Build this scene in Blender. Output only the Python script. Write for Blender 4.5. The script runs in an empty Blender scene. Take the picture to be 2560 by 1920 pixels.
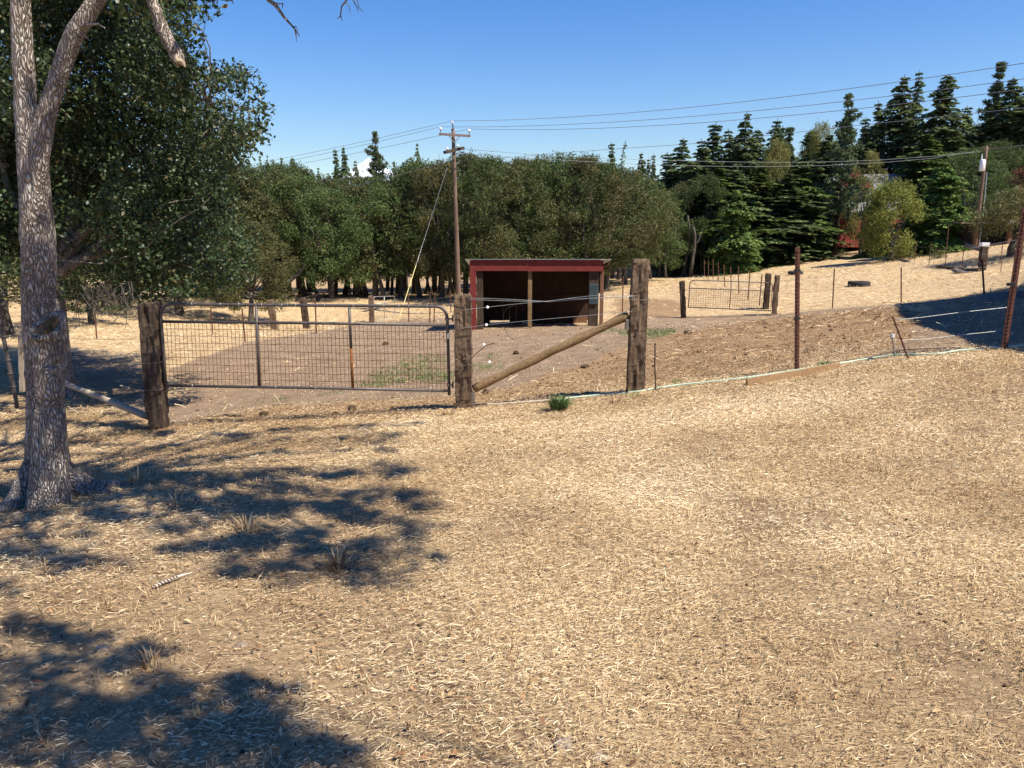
import bpy, math, random
import numpy as np
from mathutils import Vector, Matrix, Quaternion, noise

# ------------------------------------------------------------------ camera, sky, sun
F, CX, CY, PITCH, CAMZ = 1900.0, 1280.0, 960.0, math.radians(12.17), 1.65
SUN = Vector((0.60, -0.35, 1.0)).normalized()
scn = bpy.context.scene
COL = scn.collection
cam = bpy.data.cameras.new('camera'); camo = bpy.data.objects.new('camera', cam); COL.objects.link(camo)
camo.location = (0, 0, CAMZ); camo.rotation_euler = (math.pi/2 - PITCH, 0, 0)
cam.sensor_width = 36; cam.lens = 36*F/2560; cam.clip_start = 0.05; cam.clip_end = 60000
scn.camera = camo
w = bpy.data.worlds.new("World"); scn.world = w; w.use_nodes = True
nt = w.node_tree; nt.nodes.clear()
sky = nt.nodes.new('ShaderNodeTexSky'); sky.sky_type = 'NISHITA'; sky.sun_disc = False
sky.sun_elevation = math.asin(SUN.z); sky.sun_rotation = math.atan2(SUN.x, SUN.y)
sky.air_density = 1.15; sky.dust_density = 0.08; sky.ozone_density = 3.5; sky.altitude = 300
bg = nt.nodes.new('ShaderNodeBackground'); bg.inputs[1].default_value = 0.089
out = nt.nodes.new('ShaderNodeOutputWorld')
hs = nt.nodes.new('ShaderNodeHueSaturation'); hs.inputs['Saturation'].default_value = 1.42; hs.inputs['Hue'].default_value = 0.515
nt.links.new(sky.outputs[0], hs.inputs['Color']); nt.links.new(hs.outputs[0], bg.inputs[0]); nt.links.new(bg.outputs[0], out.inputs[0])
sl = bpy.data.lights.new('sun', 'SUN'); sl.energy = 4.9; sl.angle = math.radians(0.55); sl.color = (1, 0.935, 0.81)
so = bpy.data.objects.new('sun', sl); COL.objects.link(so); so.rotation_euler = SUN.to_track_quat('Z', 'Y').to_euler()
so.location = (20, -12, 40)
scn.view_settings.view_transform = 'Standard'; scn.view_settings.look = 'None'
scn.view_settings.exposure = 0.80; scn.view_settings.gamma = 1.0
scn.render.engine = 'CYCLES'
scn.cycles.max_bounces = 6; scn.cycles.transparent_max_bounces = 8; scn.cycles.volume_bounces = 0
scn.cycles.use_adaptive_sampling = True; scn.cycles.adaptive_threshold = 0.02
SP, CP = math.sin(PITCH), math.cos(PITCH)

def at(px, py, Y):
    dx, dy = (px-CX)/F, -(py-CY)/F
    t = Y/(dy*SP+CP)
    return Vector((dx*t, Y, CAMZ + t*(dy*CP-SP)))
def proj(P):
    """world (N,3) -> pixels"""
    P = np.asarray(P, float); x = P[..., 0]; y = P[..., 1]; z = P[..., 2]-CAMZ
    d = y*CP - z*SP; u = y*SP + z*CP
    d = np.where(d < 0.05, 0.05, d)
    return CX+F*x/d, CY-F*u/d

# ------------------------------------------------------------------ terrain (thin plate through surveyed points)
ctl = []
for px, py, Y in [(400,1075,11.4),(1150,1022,11.4),(1590,985,11.4),(1992,925,11.3),(2515,856,11.0),(110,1240,6.1),
                  (1180,824,25),(1505,816,25.4),(1707,796,31),(1935,788,31),(2083,771,29.5),(2253,757,29.5),(2460,743,29.5),
                  (686,826,36),(766,823,36),(930,806,42),(820,748,49),(700,748,49),(1127,784,37),(1022,804,37),(441,788,38),(10,835,27),
                  (1903,766,32.5),(1810,720,44),(1752,690,62),(1695,682,68),(2327,662,48),(2502,682,40),(2174,642,63),(2159,716,36),
                  (1995,687,47),(2150,606,80),(2500,598,60),(2530,632,45),(1850,645,70),(1000,735,62),(1300,715,62),(600,735,62),(300,745,55),
                  (1500,700,62)]:
    p = at(px, py, Y); ctl.append((p.x, p.y, p.z))
ctl += [(0,0,0),(3,0,.08),(-3,0,-.02),(0,-6,.3),(-8,-6,.1),(8,-6,.7),(5,5,-.2),(-5.5,4,-.48),(8,3,.1),(14,8,.7),(16,18,.5),(22,28,.6),
        (-12,10,-1.6),(-18,20,-2.0),(-30,40,-2.6),(-60,100,-3),(0,110,-3.6),(60,110,1.8),(60,50,2.0),(40,80,0.9),(-60,30,-2.2),(60,-8,2),(-60,-8,0),(30,-8,1.4)]
ctl = np.array(ctl)
def _phi(r2): return 0.5*r2*np.log(r2+1e-9)
_n = len(ctl)
_d2 = ((ctl[:, None, :2]-ctl[None, :, :2])**2).sum(-1)
_A = np.zeros((_n+3, _n+3)); _A[:_n, :_n] = _phi(_d2)+np.eye(_n)*0.6
_A[:_n, _n] = 1; _A[:_n, _n+1:] = ctl[:, :2]; _A[_n, :_n] = 1; _A[_n+1:, :_n] = ctl[:, :2].T
_W = np.linalg.solve(_A, np.concatenate([ctl[:, 2], [0, 0, 0]]))
def H(x, y):
    x = np.clip(np.atleast_1d(np.asarray(x, float)), -60, 60); y = np.clip(np.atleast_1d(np.asarray(y, float)), -8, 110)
    o = _W[_n]+_W[_n+1]*x+_W[_n+2]*y
    for i in range(_n):
        o = o+_W[i]*_phi((x-ctl[i, 0])**2+(y-ctl[i, 1])**2)
    # gentle lumps
    o = o+0.025*np.sin(x*1.3+0.7*y)*np.sin(y*1.1-0.4*x)+0.012*np.sin(x*3.7-y*1.9)*np.sin(y*3.1+x*.8)
    return o
def h(x, y): return float(H(x, y)[0])
def ground_at(px, py):
    dx, dy = (px-CX)/F, -(py-CY)/F
    Y = np.concatenate([np.arange(0.6, 20, .05), np.arange(20, 110, .15)])
    t = Y/(dy*SP+CP); X = dx*t; Z = CAMZ+t*(dy*CP-SP)
    g = Z-H(X, Y)
    i = np.argmax(g < 0)
    if i == 0: i = len(Y)-1
    a, b = g[i-1], g[i]; k = a/(a-b) if a != b else 0
    y = Y[i-1]+k*(Y[i]-Y[i-1])
    p = at(px, py, y); return p

# ------------------------------------------------------------------ materials
def mat(name, rough=0.85, spec=0.3):
    m = bpy.data.materials.new(name); m.use_nodes = True
    b = m.node_tree.nodes['Principled BSDF']; b.inputs['Roughness'].default_value = rough
    b.inputs['Specular IOR Level'].default_value = spec
    return m, m.node_tree, b
def N(nt, t, **k):
    n = nt.nodes.new(t)
    for a, v in k.items():
        if a.startswith('i_'): n.inputs[a[2:].replace('_', ' ')].default_value = v
        else: setattr(n, a, v)
    return n
def ramp(nt, src, stops):
    r = nt.nodes.new('ShaderNodeValToRGB'); cr = r.color_ramp
    while len(cr.elements) < len(stops): cr.elements.new(0.5)
    for e, (p, c) in zip(cr.elements, stops):
        e.position = p; e.color = (*c, 1) if len(c) == 3 else c
    nt.links.new(src, r.inputs[0]); return r.outputs[0]
def mixc(nt, f, a, b, mode='MIX'):
    m = nt.nodes.new('ShaderNodeMix'); m.data_type = 'RGBA'; m.blend_type = mode
    for s, v in ((m.inputs[0], f), (m.inputs[6], a), (m.inputs[7], b)):
        if isinstance(v, (int, float)): s.default_value = v
        elif isinstance(v, tuple): s.default_value = (*v, 1)
        else: nt.links.new(v, s)
    return m.outputs[2]
def math_(nt, op, a, b=None, clamp=False):
    m = nt.nodes.new('ShaderNodeMath'); m.operation = op; m.use_clamp = clamp
    for s, v in ((m.inputs[0], a), (m.inputs[1], b)):
        if v is None: continue
        if isinstance(v, (int, float)): s.default_value = v
        else: nt.links.new(v, s)
    return m.outputs[0]
def coords(nt, kind='Object', scale=(1, 1, 1), rot=(0, 0, 0)):
    tc = nt.nodes.new('ShaderNodeTexCoord'); mp = nt.nodes.new('ShaderNodeMapping')
    mp.inputs['Scale'].default_value = scale; mp.inputs['Rotation'].default_value = rot
    nt.links.new(tc.outputs[kind], mp.inputs[0]); return mp.outputs[0]
def tnoise(nt, vec, scale, detail=4, rough=0.6, dist=0.0):
    n = nt.nodes.new('ShaderNodeTexNoise'); n.inputs['Scale'].default_value = scale; n.inputs['Detail'].default_value = detail
    n.inputs['Roughness'].default_value = rough; n.inputs['Distortion'].default_value = dist
    nt.links.new(vec, n.inputs[0]); return n.outputs[0]
def bump(nt, b, hgt, strength, dist):
    bn = nt.nodes.new('ShaderNodeBump'); bn.inputs['Strength'].default_value = strength; bn.inputs['Distance'].default_value = dist
    nt.links.new(hgt, bn.inputs['Height']); nt.links.new(bn.outputs[0], b.inputs['Normal'])

def wood_mat(name, stops, scale=(14, 14, 1.2), bs=0.6, bd=0.02, rough=0.9, ns=3.0):
    m, nt, b = mat(name, rough, 0.15)
    v = coords(nt, 'Object', scale)
    a = tnoise(nt, v, ns, 8, 0.7, 0.4); c = tnoise(nt, coords(nt, 'Object'), 2.3, 4)
    f = math_(nt, 'ADD', math_(nt, 'MULTIPLY', a, 0.65), math_(nt, 'MULTIPLY', c, 0.35))
    nt.links.new(ramp(nt, f, stops), b.inputs['Base Color'])
    bump(nt, b, a, bs, bd); return m
def paint_mat(name, col, rough=0.6, var=0.15, metal=0.0, spec=0.4, ns=6):
    m, nt, b = mat(name, rough, spec); b.inputs['Metallic'].default_value = metal
    v = coords(nt, 'Object'); a = tnoise(nt, v, ns, 6, 0.65)
    d = tuple(c*(1-var*1.6) for c in col); l = tuple(min(1, c*(1+var)) for c in col)
    nt.links.new(ramp(nt, a, [(0.3, d), (0.7, l)]), b.inputs['Base Color'])
    bump(nt, b, a, 0.15, 0.004); return m
def leaf_mat(name, dark, mid, light, rare=None, trans=0.22, rough=0.45, spec=0.35, objvar=0.35):
    m, nt, b = mat(name, rough, spec)
    at_ = N(nt, 'ShaderNodeAttribute', attribute_name='tint')
    st = [(0.0, dark), (0.5, mid), (0.93, light)]
    if rare: st.append((1.0, rare))
    c = ramp(nt, at_.outputs['Fac'], st)
    oi = nt.nodes.new('ShaderNodeObjectInfo')
    hs = nt.nodes.new('ShaderNodeHueSaturation')
    nt.links.new(math_(nt, 'ADD', math_(nt, 'MULTIPLY', oi.outputs['Random'], 0.026), 0.49), hs.inputs['Hue'])
    nt.links.new(math_(nt, 'ADD', math_(nt, 'MULTIPLY', oi.outputs['Random'], objvar), 1-objvar/2), hs.inputs['Value'])
    nt.links.new(c, hs.inputs['Color'])
    nt.links.new(hs.outputs[0], b.inputs['Base Color'])
    tr = nt.nodes.new('ShaderNodeBsdfTranslucent'); nt.links.new(hs.outputs[0], tr.inputs[0])
    mx = nt.nodes.new('ShaderNodeMixShader'); mx.inputs[0].default_value = trans
    nt.links.new(b.outputs[0], mx.inputs[1]); nt.links.new(tr.outputs[0], mx.inputs[2])
    nt.links.new(mx.outputs[0], nt.nodes['Material Output'].inputs[0]); return m
def tint_mat(name, stops, rough=0.8, spec=0.2, trans=0.0):
    m, nt, b = mat(name, rough, spec)
    at_ = N(nt, 'ShaderNodeAttribute', attribute_name='tint')
    c = ramp(nt, at_.outputs['Fac'], stops); nt.links.new(c, b.inputs['Base Color'])
    if trans:
        tr = nt.nodes.new('ShaderNodeBsdfTranslucent'); nt.links.new(c, tr.inputs[0])
        mx = nt.nodes.new('ShaderNodeMixShader'); mx.inputs[0].default_value = trans
        nt.links.new(b.outputs[0], mx.inputs[1]); nt.links.new(tr.outputs[0], mx.inputs[2])
        nt.links.new(mx.outputs[0], nt.nodes['Material Output'].inputs[0])
    return m
def bark_mat(name, stops, vs=26, zs=0.35, bd=0.03):
    m, nt, b = mat(name, 0.95, 0.1)
    v = coords(nt, 'Object', (1, 1, zs)); nz = nt.nodes.new('ShaderNodeTexNoise'); nz.inputs['Scale'].default_value = 9
    nt.links.new(v, nz.inputs[0])
    v2 = nt.nodes.new('ShaderNodeVectorMath'); v2.operation = 'MULTIPLY_ADD'
    nt.links.new(nz.outputs[1], v2.inputs[0]); v2.inputs[1].default_value = (.20, .20, .14); nt.links.new(v, v2.inputs[2])
    vo = nt.nodes.new('ShaderNodeTexVoronoi'); vo.feature = 'DISTANCE_TO_EDGE'; vo.inputs['Scale'].default_value = vs
    nt.links.new(v2.outputs[0], vo.inputs[0])
    e = math_(nt, 'MULTIPLY', vo.outputs['Distance'], 3.2, True)
    n2 = tnoise(nt, v, 40, 6, 0.7); n3 = tnoise(nt, coords(nt, 'Object'), 4, 5, .7)
    f = math_(nt, 'MULTIPLY', math_(nt, 'POWER', e, 0.32), math_(nt, 'ADD', math_(nt, 'MULTIPLY', n2, 0.65), math_(nt, 'MULTIPLY', n3, 0.75)))
    nt.links.new(ramp(nt, f, stops), b.inputs['Base Color'])
    bump(nt, b, math_(nt, 'ADD', e, math_(nt, 'MULTIPLY', n2, 0.6)), 1.0, bd); return m

M = {}
M['bark'] = bark_mat('oak_bark', [(0.12, (.055, .040, .030)), (0.34, (.22, .17, .138)), (0.54, (.42, .35, .295)), (0.78, (.68, .61, .53))], 50, 0.24, 0.022)
M['bark_far'] = wood_mat('far_bark', [(0.3, (.035, .028, .023)), (0.55, (.10, .085, .07)), (0.75, (.24, .21, .18))], (6, 6, .8))
M['bark_fir'] = wood_mat('fir_bark', [(0.3, (.05, .03, .02)), (0.7, (.16, .09, .06))], (6, 6, .8))
M['tie'] = wood_mat('weathered_tie_wood', [(0.30, (.035, .024, .016)), (0.45, (.12, .08, .052)), (0.6, (.21, .145, .095)), (0.75, (.30, .21, .14))], (9, 9, 1.0), 1.0, 0.03)
M['tie_dark'] = wood_mat('dark_tie_wood', [(0.30, (.02, .014, .01)), (0.5, (.07, .048, .033)), (0.72, (.16, .12, .09))], (10, 10, .9), 0.8, 0.02)
M['pole_wood'] = wood_mat('brace_wood', [(0.32, (.09, .055, .025)), (0.5, (.22, .14, .07)), (0.62, (.30, .21, .11)), (0.75, (.30, .27, .10))], (10, 10, 10), 0.5, 0.01)
M['pale_wood'] = wood_mat('pale_wood', [(0.3, (.22, .16, .11)), (0.7, (.50, .41, .31))], (20, 20, 20), 0.4, 0.01)
M['grey_wood'] = wood_mat('grey_wood', [(0.3, (.08, .065, .055)), (0.7, (.27, .23, .19))], (12, 12, 3), 0.4, 0.01)
M['utility'] = wood_mat('utility_pole_wood', [(0.3, (.08, .05, .036)), (0.5, (.17, .11, .078)), (0.7, (.27, .19, .14))], (10, 10, .5), 0.5, 0.01)
M['crossarm'] = wood_mat('crossarm_wood', [(0.3, (.16, .11, .09)), (0.7, (.36, .28, .24))], (1, 9, 9), 0.3, 0.01)
M['board'] = wood_mat('orange_board', [(0.3, (.24, .14, .07)), (0.7, (.44, .29, .16))], (2, 14, 14), 0.3, 0.005)
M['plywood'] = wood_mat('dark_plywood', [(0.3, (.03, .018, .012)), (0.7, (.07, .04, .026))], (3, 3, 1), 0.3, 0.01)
M['brown_board'] = wood_mat('brown_board', [(0.3, (.12, .06, .035)), (0.7, (.26, .14, .08))], (9, 9, 1), 0.3, 0.01)
M['red'] = wood_mat('barn_red_paint', [(0.25, (.10, .020, .017)), (0.42, (.165, .032, .027)), (0.6, (.215, .042, .035)), (0.735, (.26, .07, .055)), (0.76, (.42, .27, .20))], (2.2, 2.2, 7), 0.35, 0.006, 0.65, 2.0)
M['red_far'] = paint_mat('house_red_paint', (.30, .055, .045), 0.7, .15)
M['roofmetal'] = paint_mat('galvanised_roof', (.42, .44, .46), 0.35, .08, 0.7)
M['gate'] = paint_mat('gate_pipe', (.105, .088, .08), 0.5, .25, 0.25, .4, 14)
M['gate_rust'] = paint_mat('rusty_pipe', (.22, .085, .03), 0.8, .3, 0.0, .2, 30)
M['mesh_rust'] = paint_mat('rusty_mesh', (.13, .06, .03), 0.8, .3, 0.0, .2, 30)
M['galv'] = paint_mat('galvanised_wire', (.42, .42, .41), 0.4, .12, 0.6)
M['wire'] = paint_mat('fence_wire', (.30, .27, .24), 0.45, .2, 0.5)
M['wire_rust'] = paint_mat('rusty_wire', (.10, .06, .04), 0.7, .3)
M['cable'] = paint_mat('power_cable', (.22, .23, .24), 0.5, .05, 0.3)
M['tpost'] = paint_mat('rusty_red_post', (.135, .058, .042), 0.75, .3, 0.0, .2, 18)
M['tpost_far'] = paint_mat('rusty_far_post', (.16, .08, .05), 0.8, .3, 0.0, .2, 18)
M['white'] = paint_mat('white_ceramic', (.80, .79, .77), 0.3, .03)
M['rubber'] = paint_mat('tyre_rubber', (.035, .034, .033), 0.8, .25)
M['hose'] = paint_mat('green_hose', (.46, .58, .45), 0.5, .1)
M['hose_dirty'] = paint_mat('dusty_hose', (.50, .42, .31), 0.8, .15)
M['yellow'] = paint_mat('yellow_guard', (.62, .53, .20), 0.5, .08)
M['blue_rack'] = paint_mat('blue_grey_rack', (.075, .115, .125), 0.5, .2)
M['black'] = paint_mat('black_iron', (.02, .018, .017), 0.6, .2)
M['stone'] = wood_mat('stone', [(0.3, (.16, .115, .085)), (0.7, (.40, .32, .25))], (6, 6, 6), 0.6, 0.01)
M['shingle'] = wood_mat('grey_shingle', [(0.3, (.14, .14, .15)), (0.7, (.26, .26, .28))], (3, 3, 8), 0.3, 0.02)
M['brick'] = wood_mat('chimney_brick', [(0.3, (.20, .06, .04)), (0.7, (.42, .15, .10))], (6, 6, 14), 0.4, 0.01)
M['glass'] = paint_mat('window_glass', (.03, .035, .045), 0.1, .1)
M['dung'] = wood_mat('dung', [(0.3, (.045, .028, .016)), (0.7, (.13, .085, .045))], (8, 8, 8), 0.8, 0.01)
M['heartwood'] = wood_mat('exposed_heartwood', [(0.3, (.05, .026, .014)), (0.55, (.22, .12, .055)), (0.75, (.42, .27, .14))], (8, 8, 8), 0.8, 0.02)
M['oak'] = leaf_mat('oak_leaves', (.022, .038, .013), (.050, .078, .026), (.095, .12, .045), (.17, .12, .05))
M['oak_far'] = leaf_mat('far_oak_leaves', (.042, .066, .020), (.084, .118, .036), (.15, .18, .062), (.16, .13, .05), 0.28, 0.65, .15, .42)
M['oak_dry'] = leaf_mat('browning_oak_leaves', (.05, .06, .022), (.10, .105, .04), (.17, .15, .06), (.20, .13, .05), 0.25, 0.6, .15, .2)
M['rust_leaf'] = leaf_mat('rusty_leaves', (.10, .05, .03), (.19, .09, .05), (.28, .15, .08), None, 0.25, 0.6, .15, .2)
M['maple'] = leaf_mat('yellow_green_leaves', (.10, .13, .022), (.20, .23, .045), (.32, .32, .08), (.36, .26, .05), 0.3, 0.6, .2, .2)
M['yellow_leaf'] = leaf_mat('yellowing_leaves', (.12, .13, .03), (.22, .21, .06), (.34, .29, .10), None, 0.3, 0.6, .2, .25)
M['fir'] = leaf_mat('fir_needles', (.066, .100, .040), (.125, .168, .066), (.20, .24, .09), None, 0.30, 0.65, .15, .25)
M['fir_light'] = leaf_mat('light_fir_needles', (.06, .10, .024), (.115, .165, .040), (.19, .235, .06), None, 0.30, 0.6, .15)
M['pine'] = leaf_mat('pine_needles', (.070, .10, .052), (.13, .17, .085), (.21, .25, .12), None, 0.30, 0.6, .15, .25)
M['olive'] = leaf_mat('olive_leaves', (.08, .095, .03), (.14, .15, .05), (.22, .21, .08), (.30, .17, .06), 0.25, 0.6, .2)
M['straw'] = tint_mat('straw', [(0.0, (.17, .095, .045)), (0.3, (.40, .26, .13)), (0.7, (.68, .51, .29)), (1.0, (.87, .73, .49))], 0.75, .25, 0.12)
M['duff'] = tint_mat('dry_leaf_litter', [(0.0, (.10, .05, .03)), (0.5, (.33, .18, .09)), (1.0, (.62, .44, .25))], 0.9, .1)
M['weed'] = tint_mat('green_weed', [(0.0, (.06, .10, .03)), (0.5, (.13, .20, .06)), (1.0, (.28, .32, .12))], 0.6, .2, 0.2)
M['clod'] = tint_mat('brown_clods', [(0.0, (.06, .035, .02)), (0.5, (.20, .12, .065)), (1.0, (.42, .28, .16))], 0.95, .1)
M['feather'] = tint_mat('barred_feather', [(0.0, (.10, .07, .055)), (0.45, (.12, .085, .07)), (0.55, (.58, .48, .38)), (1.0, (.68, .60, .50))], 0.7, .2)

# ground
def ground_mat():
    m, nt, b = mat('ground_surface', 0.95, 0.08)
    v = coords(nt, 'Object')
    z = N(nt, 'ShaderNodeVertexColor', layer_name='zone'); sp = nt.nodes.new('ShaderNodeSeparateColor'); nt.links.new(z.outputs[0], sp.inputs[0])
    big = tnoise(nt, v, 0.35, 4, 0.6); med = tnoise(nt, v, 2.2, 6, 0.65); fine = tnoise(nt, v, 28, 6, 0.75)
    vs = coords(nt, 'Object', (5, 26, 10), (0, 0, math.radians(24))); streak = tnoise(nt, vs, 3.0, 6, 0.75, 0.6)
    vs2 = coords(nt, 'Object', (7, 24, 10), (0, 0, math.radians(-12))); streak2 = tnoise(nt, vs2, 3.0, 5, 0.7, 0.6)
    f = math_(nt, 'ADD', math_(nt, 'MULTIPLY', streak, 0.5), math_(nt, 'ADD', math_(nt, 'MULTIPLY', streak2, 0.25), math_(nt, 'MULTIPLY', med, 0.25)))
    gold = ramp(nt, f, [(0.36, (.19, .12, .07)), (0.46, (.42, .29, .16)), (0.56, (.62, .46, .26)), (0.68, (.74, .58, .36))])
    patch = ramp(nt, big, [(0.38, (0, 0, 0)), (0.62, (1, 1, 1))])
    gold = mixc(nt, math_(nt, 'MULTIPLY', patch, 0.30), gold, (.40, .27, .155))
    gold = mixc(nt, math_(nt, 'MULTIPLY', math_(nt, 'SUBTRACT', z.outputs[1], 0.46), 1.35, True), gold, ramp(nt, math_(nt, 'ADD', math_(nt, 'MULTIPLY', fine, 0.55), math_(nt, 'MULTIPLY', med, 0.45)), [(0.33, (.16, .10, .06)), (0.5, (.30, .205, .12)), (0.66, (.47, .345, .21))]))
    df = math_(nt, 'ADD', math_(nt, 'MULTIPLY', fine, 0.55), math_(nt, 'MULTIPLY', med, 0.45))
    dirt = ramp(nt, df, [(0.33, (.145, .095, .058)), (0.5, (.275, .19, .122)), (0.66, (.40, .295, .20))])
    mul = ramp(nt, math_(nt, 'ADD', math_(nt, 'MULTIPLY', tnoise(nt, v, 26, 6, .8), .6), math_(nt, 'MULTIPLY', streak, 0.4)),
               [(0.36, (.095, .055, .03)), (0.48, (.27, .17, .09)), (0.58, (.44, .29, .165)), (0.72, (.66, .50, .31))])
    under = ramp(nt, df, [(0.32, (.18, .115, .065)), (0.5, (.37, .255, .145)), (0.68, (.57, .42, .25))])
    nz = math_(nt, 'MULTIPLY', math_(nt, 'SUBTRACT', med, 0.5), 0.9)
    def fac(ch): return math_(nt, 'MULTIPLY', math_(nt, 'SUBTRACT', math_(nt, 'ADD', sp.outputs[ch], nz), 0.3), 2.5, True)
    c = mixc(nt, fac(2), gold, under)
    c = mixc(nt, fac(1), c, mul)
    c = mixc(nt, fac(0), c, dirt)
    nt.links.new(c, b.inputs['Base Color'])
    bump(nt, b, math_(nt, 'ADD', math_(nt, 'MULTIPLY', fine, 0.5), f), 0.9, 0.035)
    return m
M['ground'] = ground_mat()

# ------------------------------------------------------------------ mesh helpers
def raw_mesh(name, V, Fq, m, parent=None, tint=None, smooth=False):
    me = bpy.data.meshes.new(name); V = np.asarray(V, np.float32); Fq = np.asarray(Fq, np.int32); k = Fq.shape[1]
    me.vertices.add(len(V)); me.vertices.foreach_set('co', V.ravel())
    me.loops.add(Fq.size); me.loops.foreach_set('vertex_index', Fq.ravel())
    me.polygons.add(len(Fq)); me.polygons.foreach_set('loop_start', np.arange(0, Fq.size, k, dtype=np.int32))
    if smooth: me.polygons.foreach_set('use_smooth', np.ones(len(Fq), bool))
    me.update(calc_edges=True)
    if tint is not None:
        a = me.attributes.new('tint', 'FLOAT', 'FACE'); a.data.foreach_set('value', np.asarray(tint, np.float32))
    me.materials.append(m)
    o = bpy.data.objects.new(name, me); COL.objects.link(o)
    if parent: o.parent = parent
    return o
class MB:
    def __init__(s): s.v = []; s.f = []; s.t = []
    def box(s, c, size, rot=None, div=(1, 1, 1)):
        """box of size about centre c, subdivided, rot = Matrix 3x3/quaternion"""
        nx, ny, nz = div; base = len(s.v); idx = {}
        R = rot.to_matrix() if isinstance(rot, Quaternion) else rot
        c = Vector(c)
        def vid(i, j, k):
            if (i, j, k) not in idx:
                p = Vector(((i/nx-.5)*size[0], (j/ny-.5)*size[1], (k/nz-.5)*size[2]))
                if R is not None: p = R @ p
                idx[(i, j, k)] = len(s.v); s.v.append(c+p)
            return idx[(i, j, k)]
        for i in range(nx):
            for j in range(ny):
                s.f.append((vid(i, j, 0), vid(i, j+1, 0), vid(i+1, j+1, 0), vid(i+1, j, 0)))
                s.f.append((vid(i, j, nz), vid(i+1, j, nz), vid(i+1, j+1, nz), vid(i, j+1, nz)))
        for i in range(nx):
            for k in range(nz):
                s.f.append((vid(i, 0, k), vid(i+1, 0, k), vid(i+1, 0, k+1), vid(i, 0, k+1)))
                s.f.append((vid(i, ny, k), vid(i, ny, k+1), vid(i+1, ny, k+1), vid(i+1, ny, k)))
        for j in range(ny):
            for k in range(nz):
                s.f.append((vid(0, j, k), vid(0, j, k+1), vid(0, j+1, k+1), vid(0, j+1, k)))
                s.f.append((vid(nx, j, k), vid(nx, j+1, k), vid(nx, j+1, k+1), vid(nx, j, k+1)))
        return s
    def beam(s, a, b, wx, wy, div=(1, 1, 1), side=Vector((1, 0, 0))):
        a, b = Vector(a), Vector(b); d = b-a; z = d.normalized()
        x = (side - z*side.dot(z)).normalized(); y = z.cross(x)
        R = Matrix((x, y, z)).transposed()
        return s.box((a+b)/2, (wx, wy, d.length), R, div)
    def tube(s, pts, r, n=8, cap=True):
        pts = [Vector(p) for p in pts]; m = len(pts)
        rs = r if isinstance(r, (list, tuple)) else [r]*m
        base = len(s.v); up = None
        for i, p in enumerate(pts):
            t = (pts[min(i+1, m-1)]-pts[max(i-1, 0)]).normalized()
            if up is None:
                up = Vector((0, 0, 1)) if abs(t.z) < .9 else Vector((1, 0, 0))
            x = (up-t*up.dot(t)).normalized(); y = t.cross(x); up = x
            for k in range(n):
                a = 2*math.pi*k/n; s.v.append(p+(x*math.cos(a)+y*math.sin(a))*rs[i])
        for i in range(m-1):
            for k in range(n):
                a = base+i*n+k; b = base+i*n+(k+1) % n
                s.f.append((a, b, b+n, a+n))
        if cap:
            s.f.append(tuple(base+k for k in reversed(range(n)))); s.f.append(tuple(base+(m-1)*n+k for k in range(n)))
        return s
    def ring(s, c, R, r, normal=(0, 0, 1), n=20, k=8, squash=1.0):
        c = Vector(c); q = Vector(normal).to_track_quat('Z', 'Y'); base = len(s.v)
        for i in range(n):
            a = 2*math.pi*i/n
            for j in range(k):
                b = 2*math.pi*j/k
                s.v.append(c+q @ Vector(((R+r*math.cos(b))*math.cos(a), (R+r*math.cos(b))*math.sin(a), r*squash*math.sin(b))))
        for i in range(n):
            for j in range(k):
                s.f.append((base+i*k+j, base+((i+1) % n)*k+j, base+((i+1) % n)*k+(j+1) % k, base+i*k+(j+1) % k))
        return s
    def displace(s, fn):
        s.v = [Vector(p)+fn(Vector(p)) for p in s.v]; return s
    def build(s, name, m, parent=None, smooth=False, loc=None):
        me = bpy.data.meshes.new(name); L = Vector(loc) if loc is not None else Vector((0, 0, 0))
        if parent is not None: L = Vector(parent.location)
        me.from_pydata([tuple(Vector(p)-L) for p in s.v], [], s.f); me.update()
        if smooth: me.polygons.foreach_set('use_smooth', [True]*len(me.polygons))
        me.materials.append(m)
        o = bpy.data.objects.new(name, me); COL.objects.link(o)
        if parent is not None: o.parent = parent
        else: o.location = L
        return o
def empty(name, loc):
    o = bpy.data.objects.new(name, None); o.empty_display_size = 0.2; COL.objects.link(o); o.location = loc; return o
def tag(o, label, cat, group=None, kind=None):
    o['label'] = label; o['category'] = cat
    if group: o['group'] = group
    if kind: o['kind'] = kind
    return o
def nvec(p, s, a): return Vector(noise.noise_vector(Vector(p)*s))*a
ORD = ['first','second','third','fourth','fifth','sixth','seventh','eighth','ninth','tenth','eleventh','twelfth','thirteenth','fourteenth','fifteenth',
       'sixteenth','seventeenth','eighteenth','nineteenth','twentieth','twenty first','twenty second','twenty third','twenty fourth','twenty fifth',
       'twenty sixth','twenty seventh','twenty eighth','twenty ninth','thirtieth','thirty first','thirty second','thirty third','thirty fourth','thirty fifth','thirty sixth']

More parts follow.
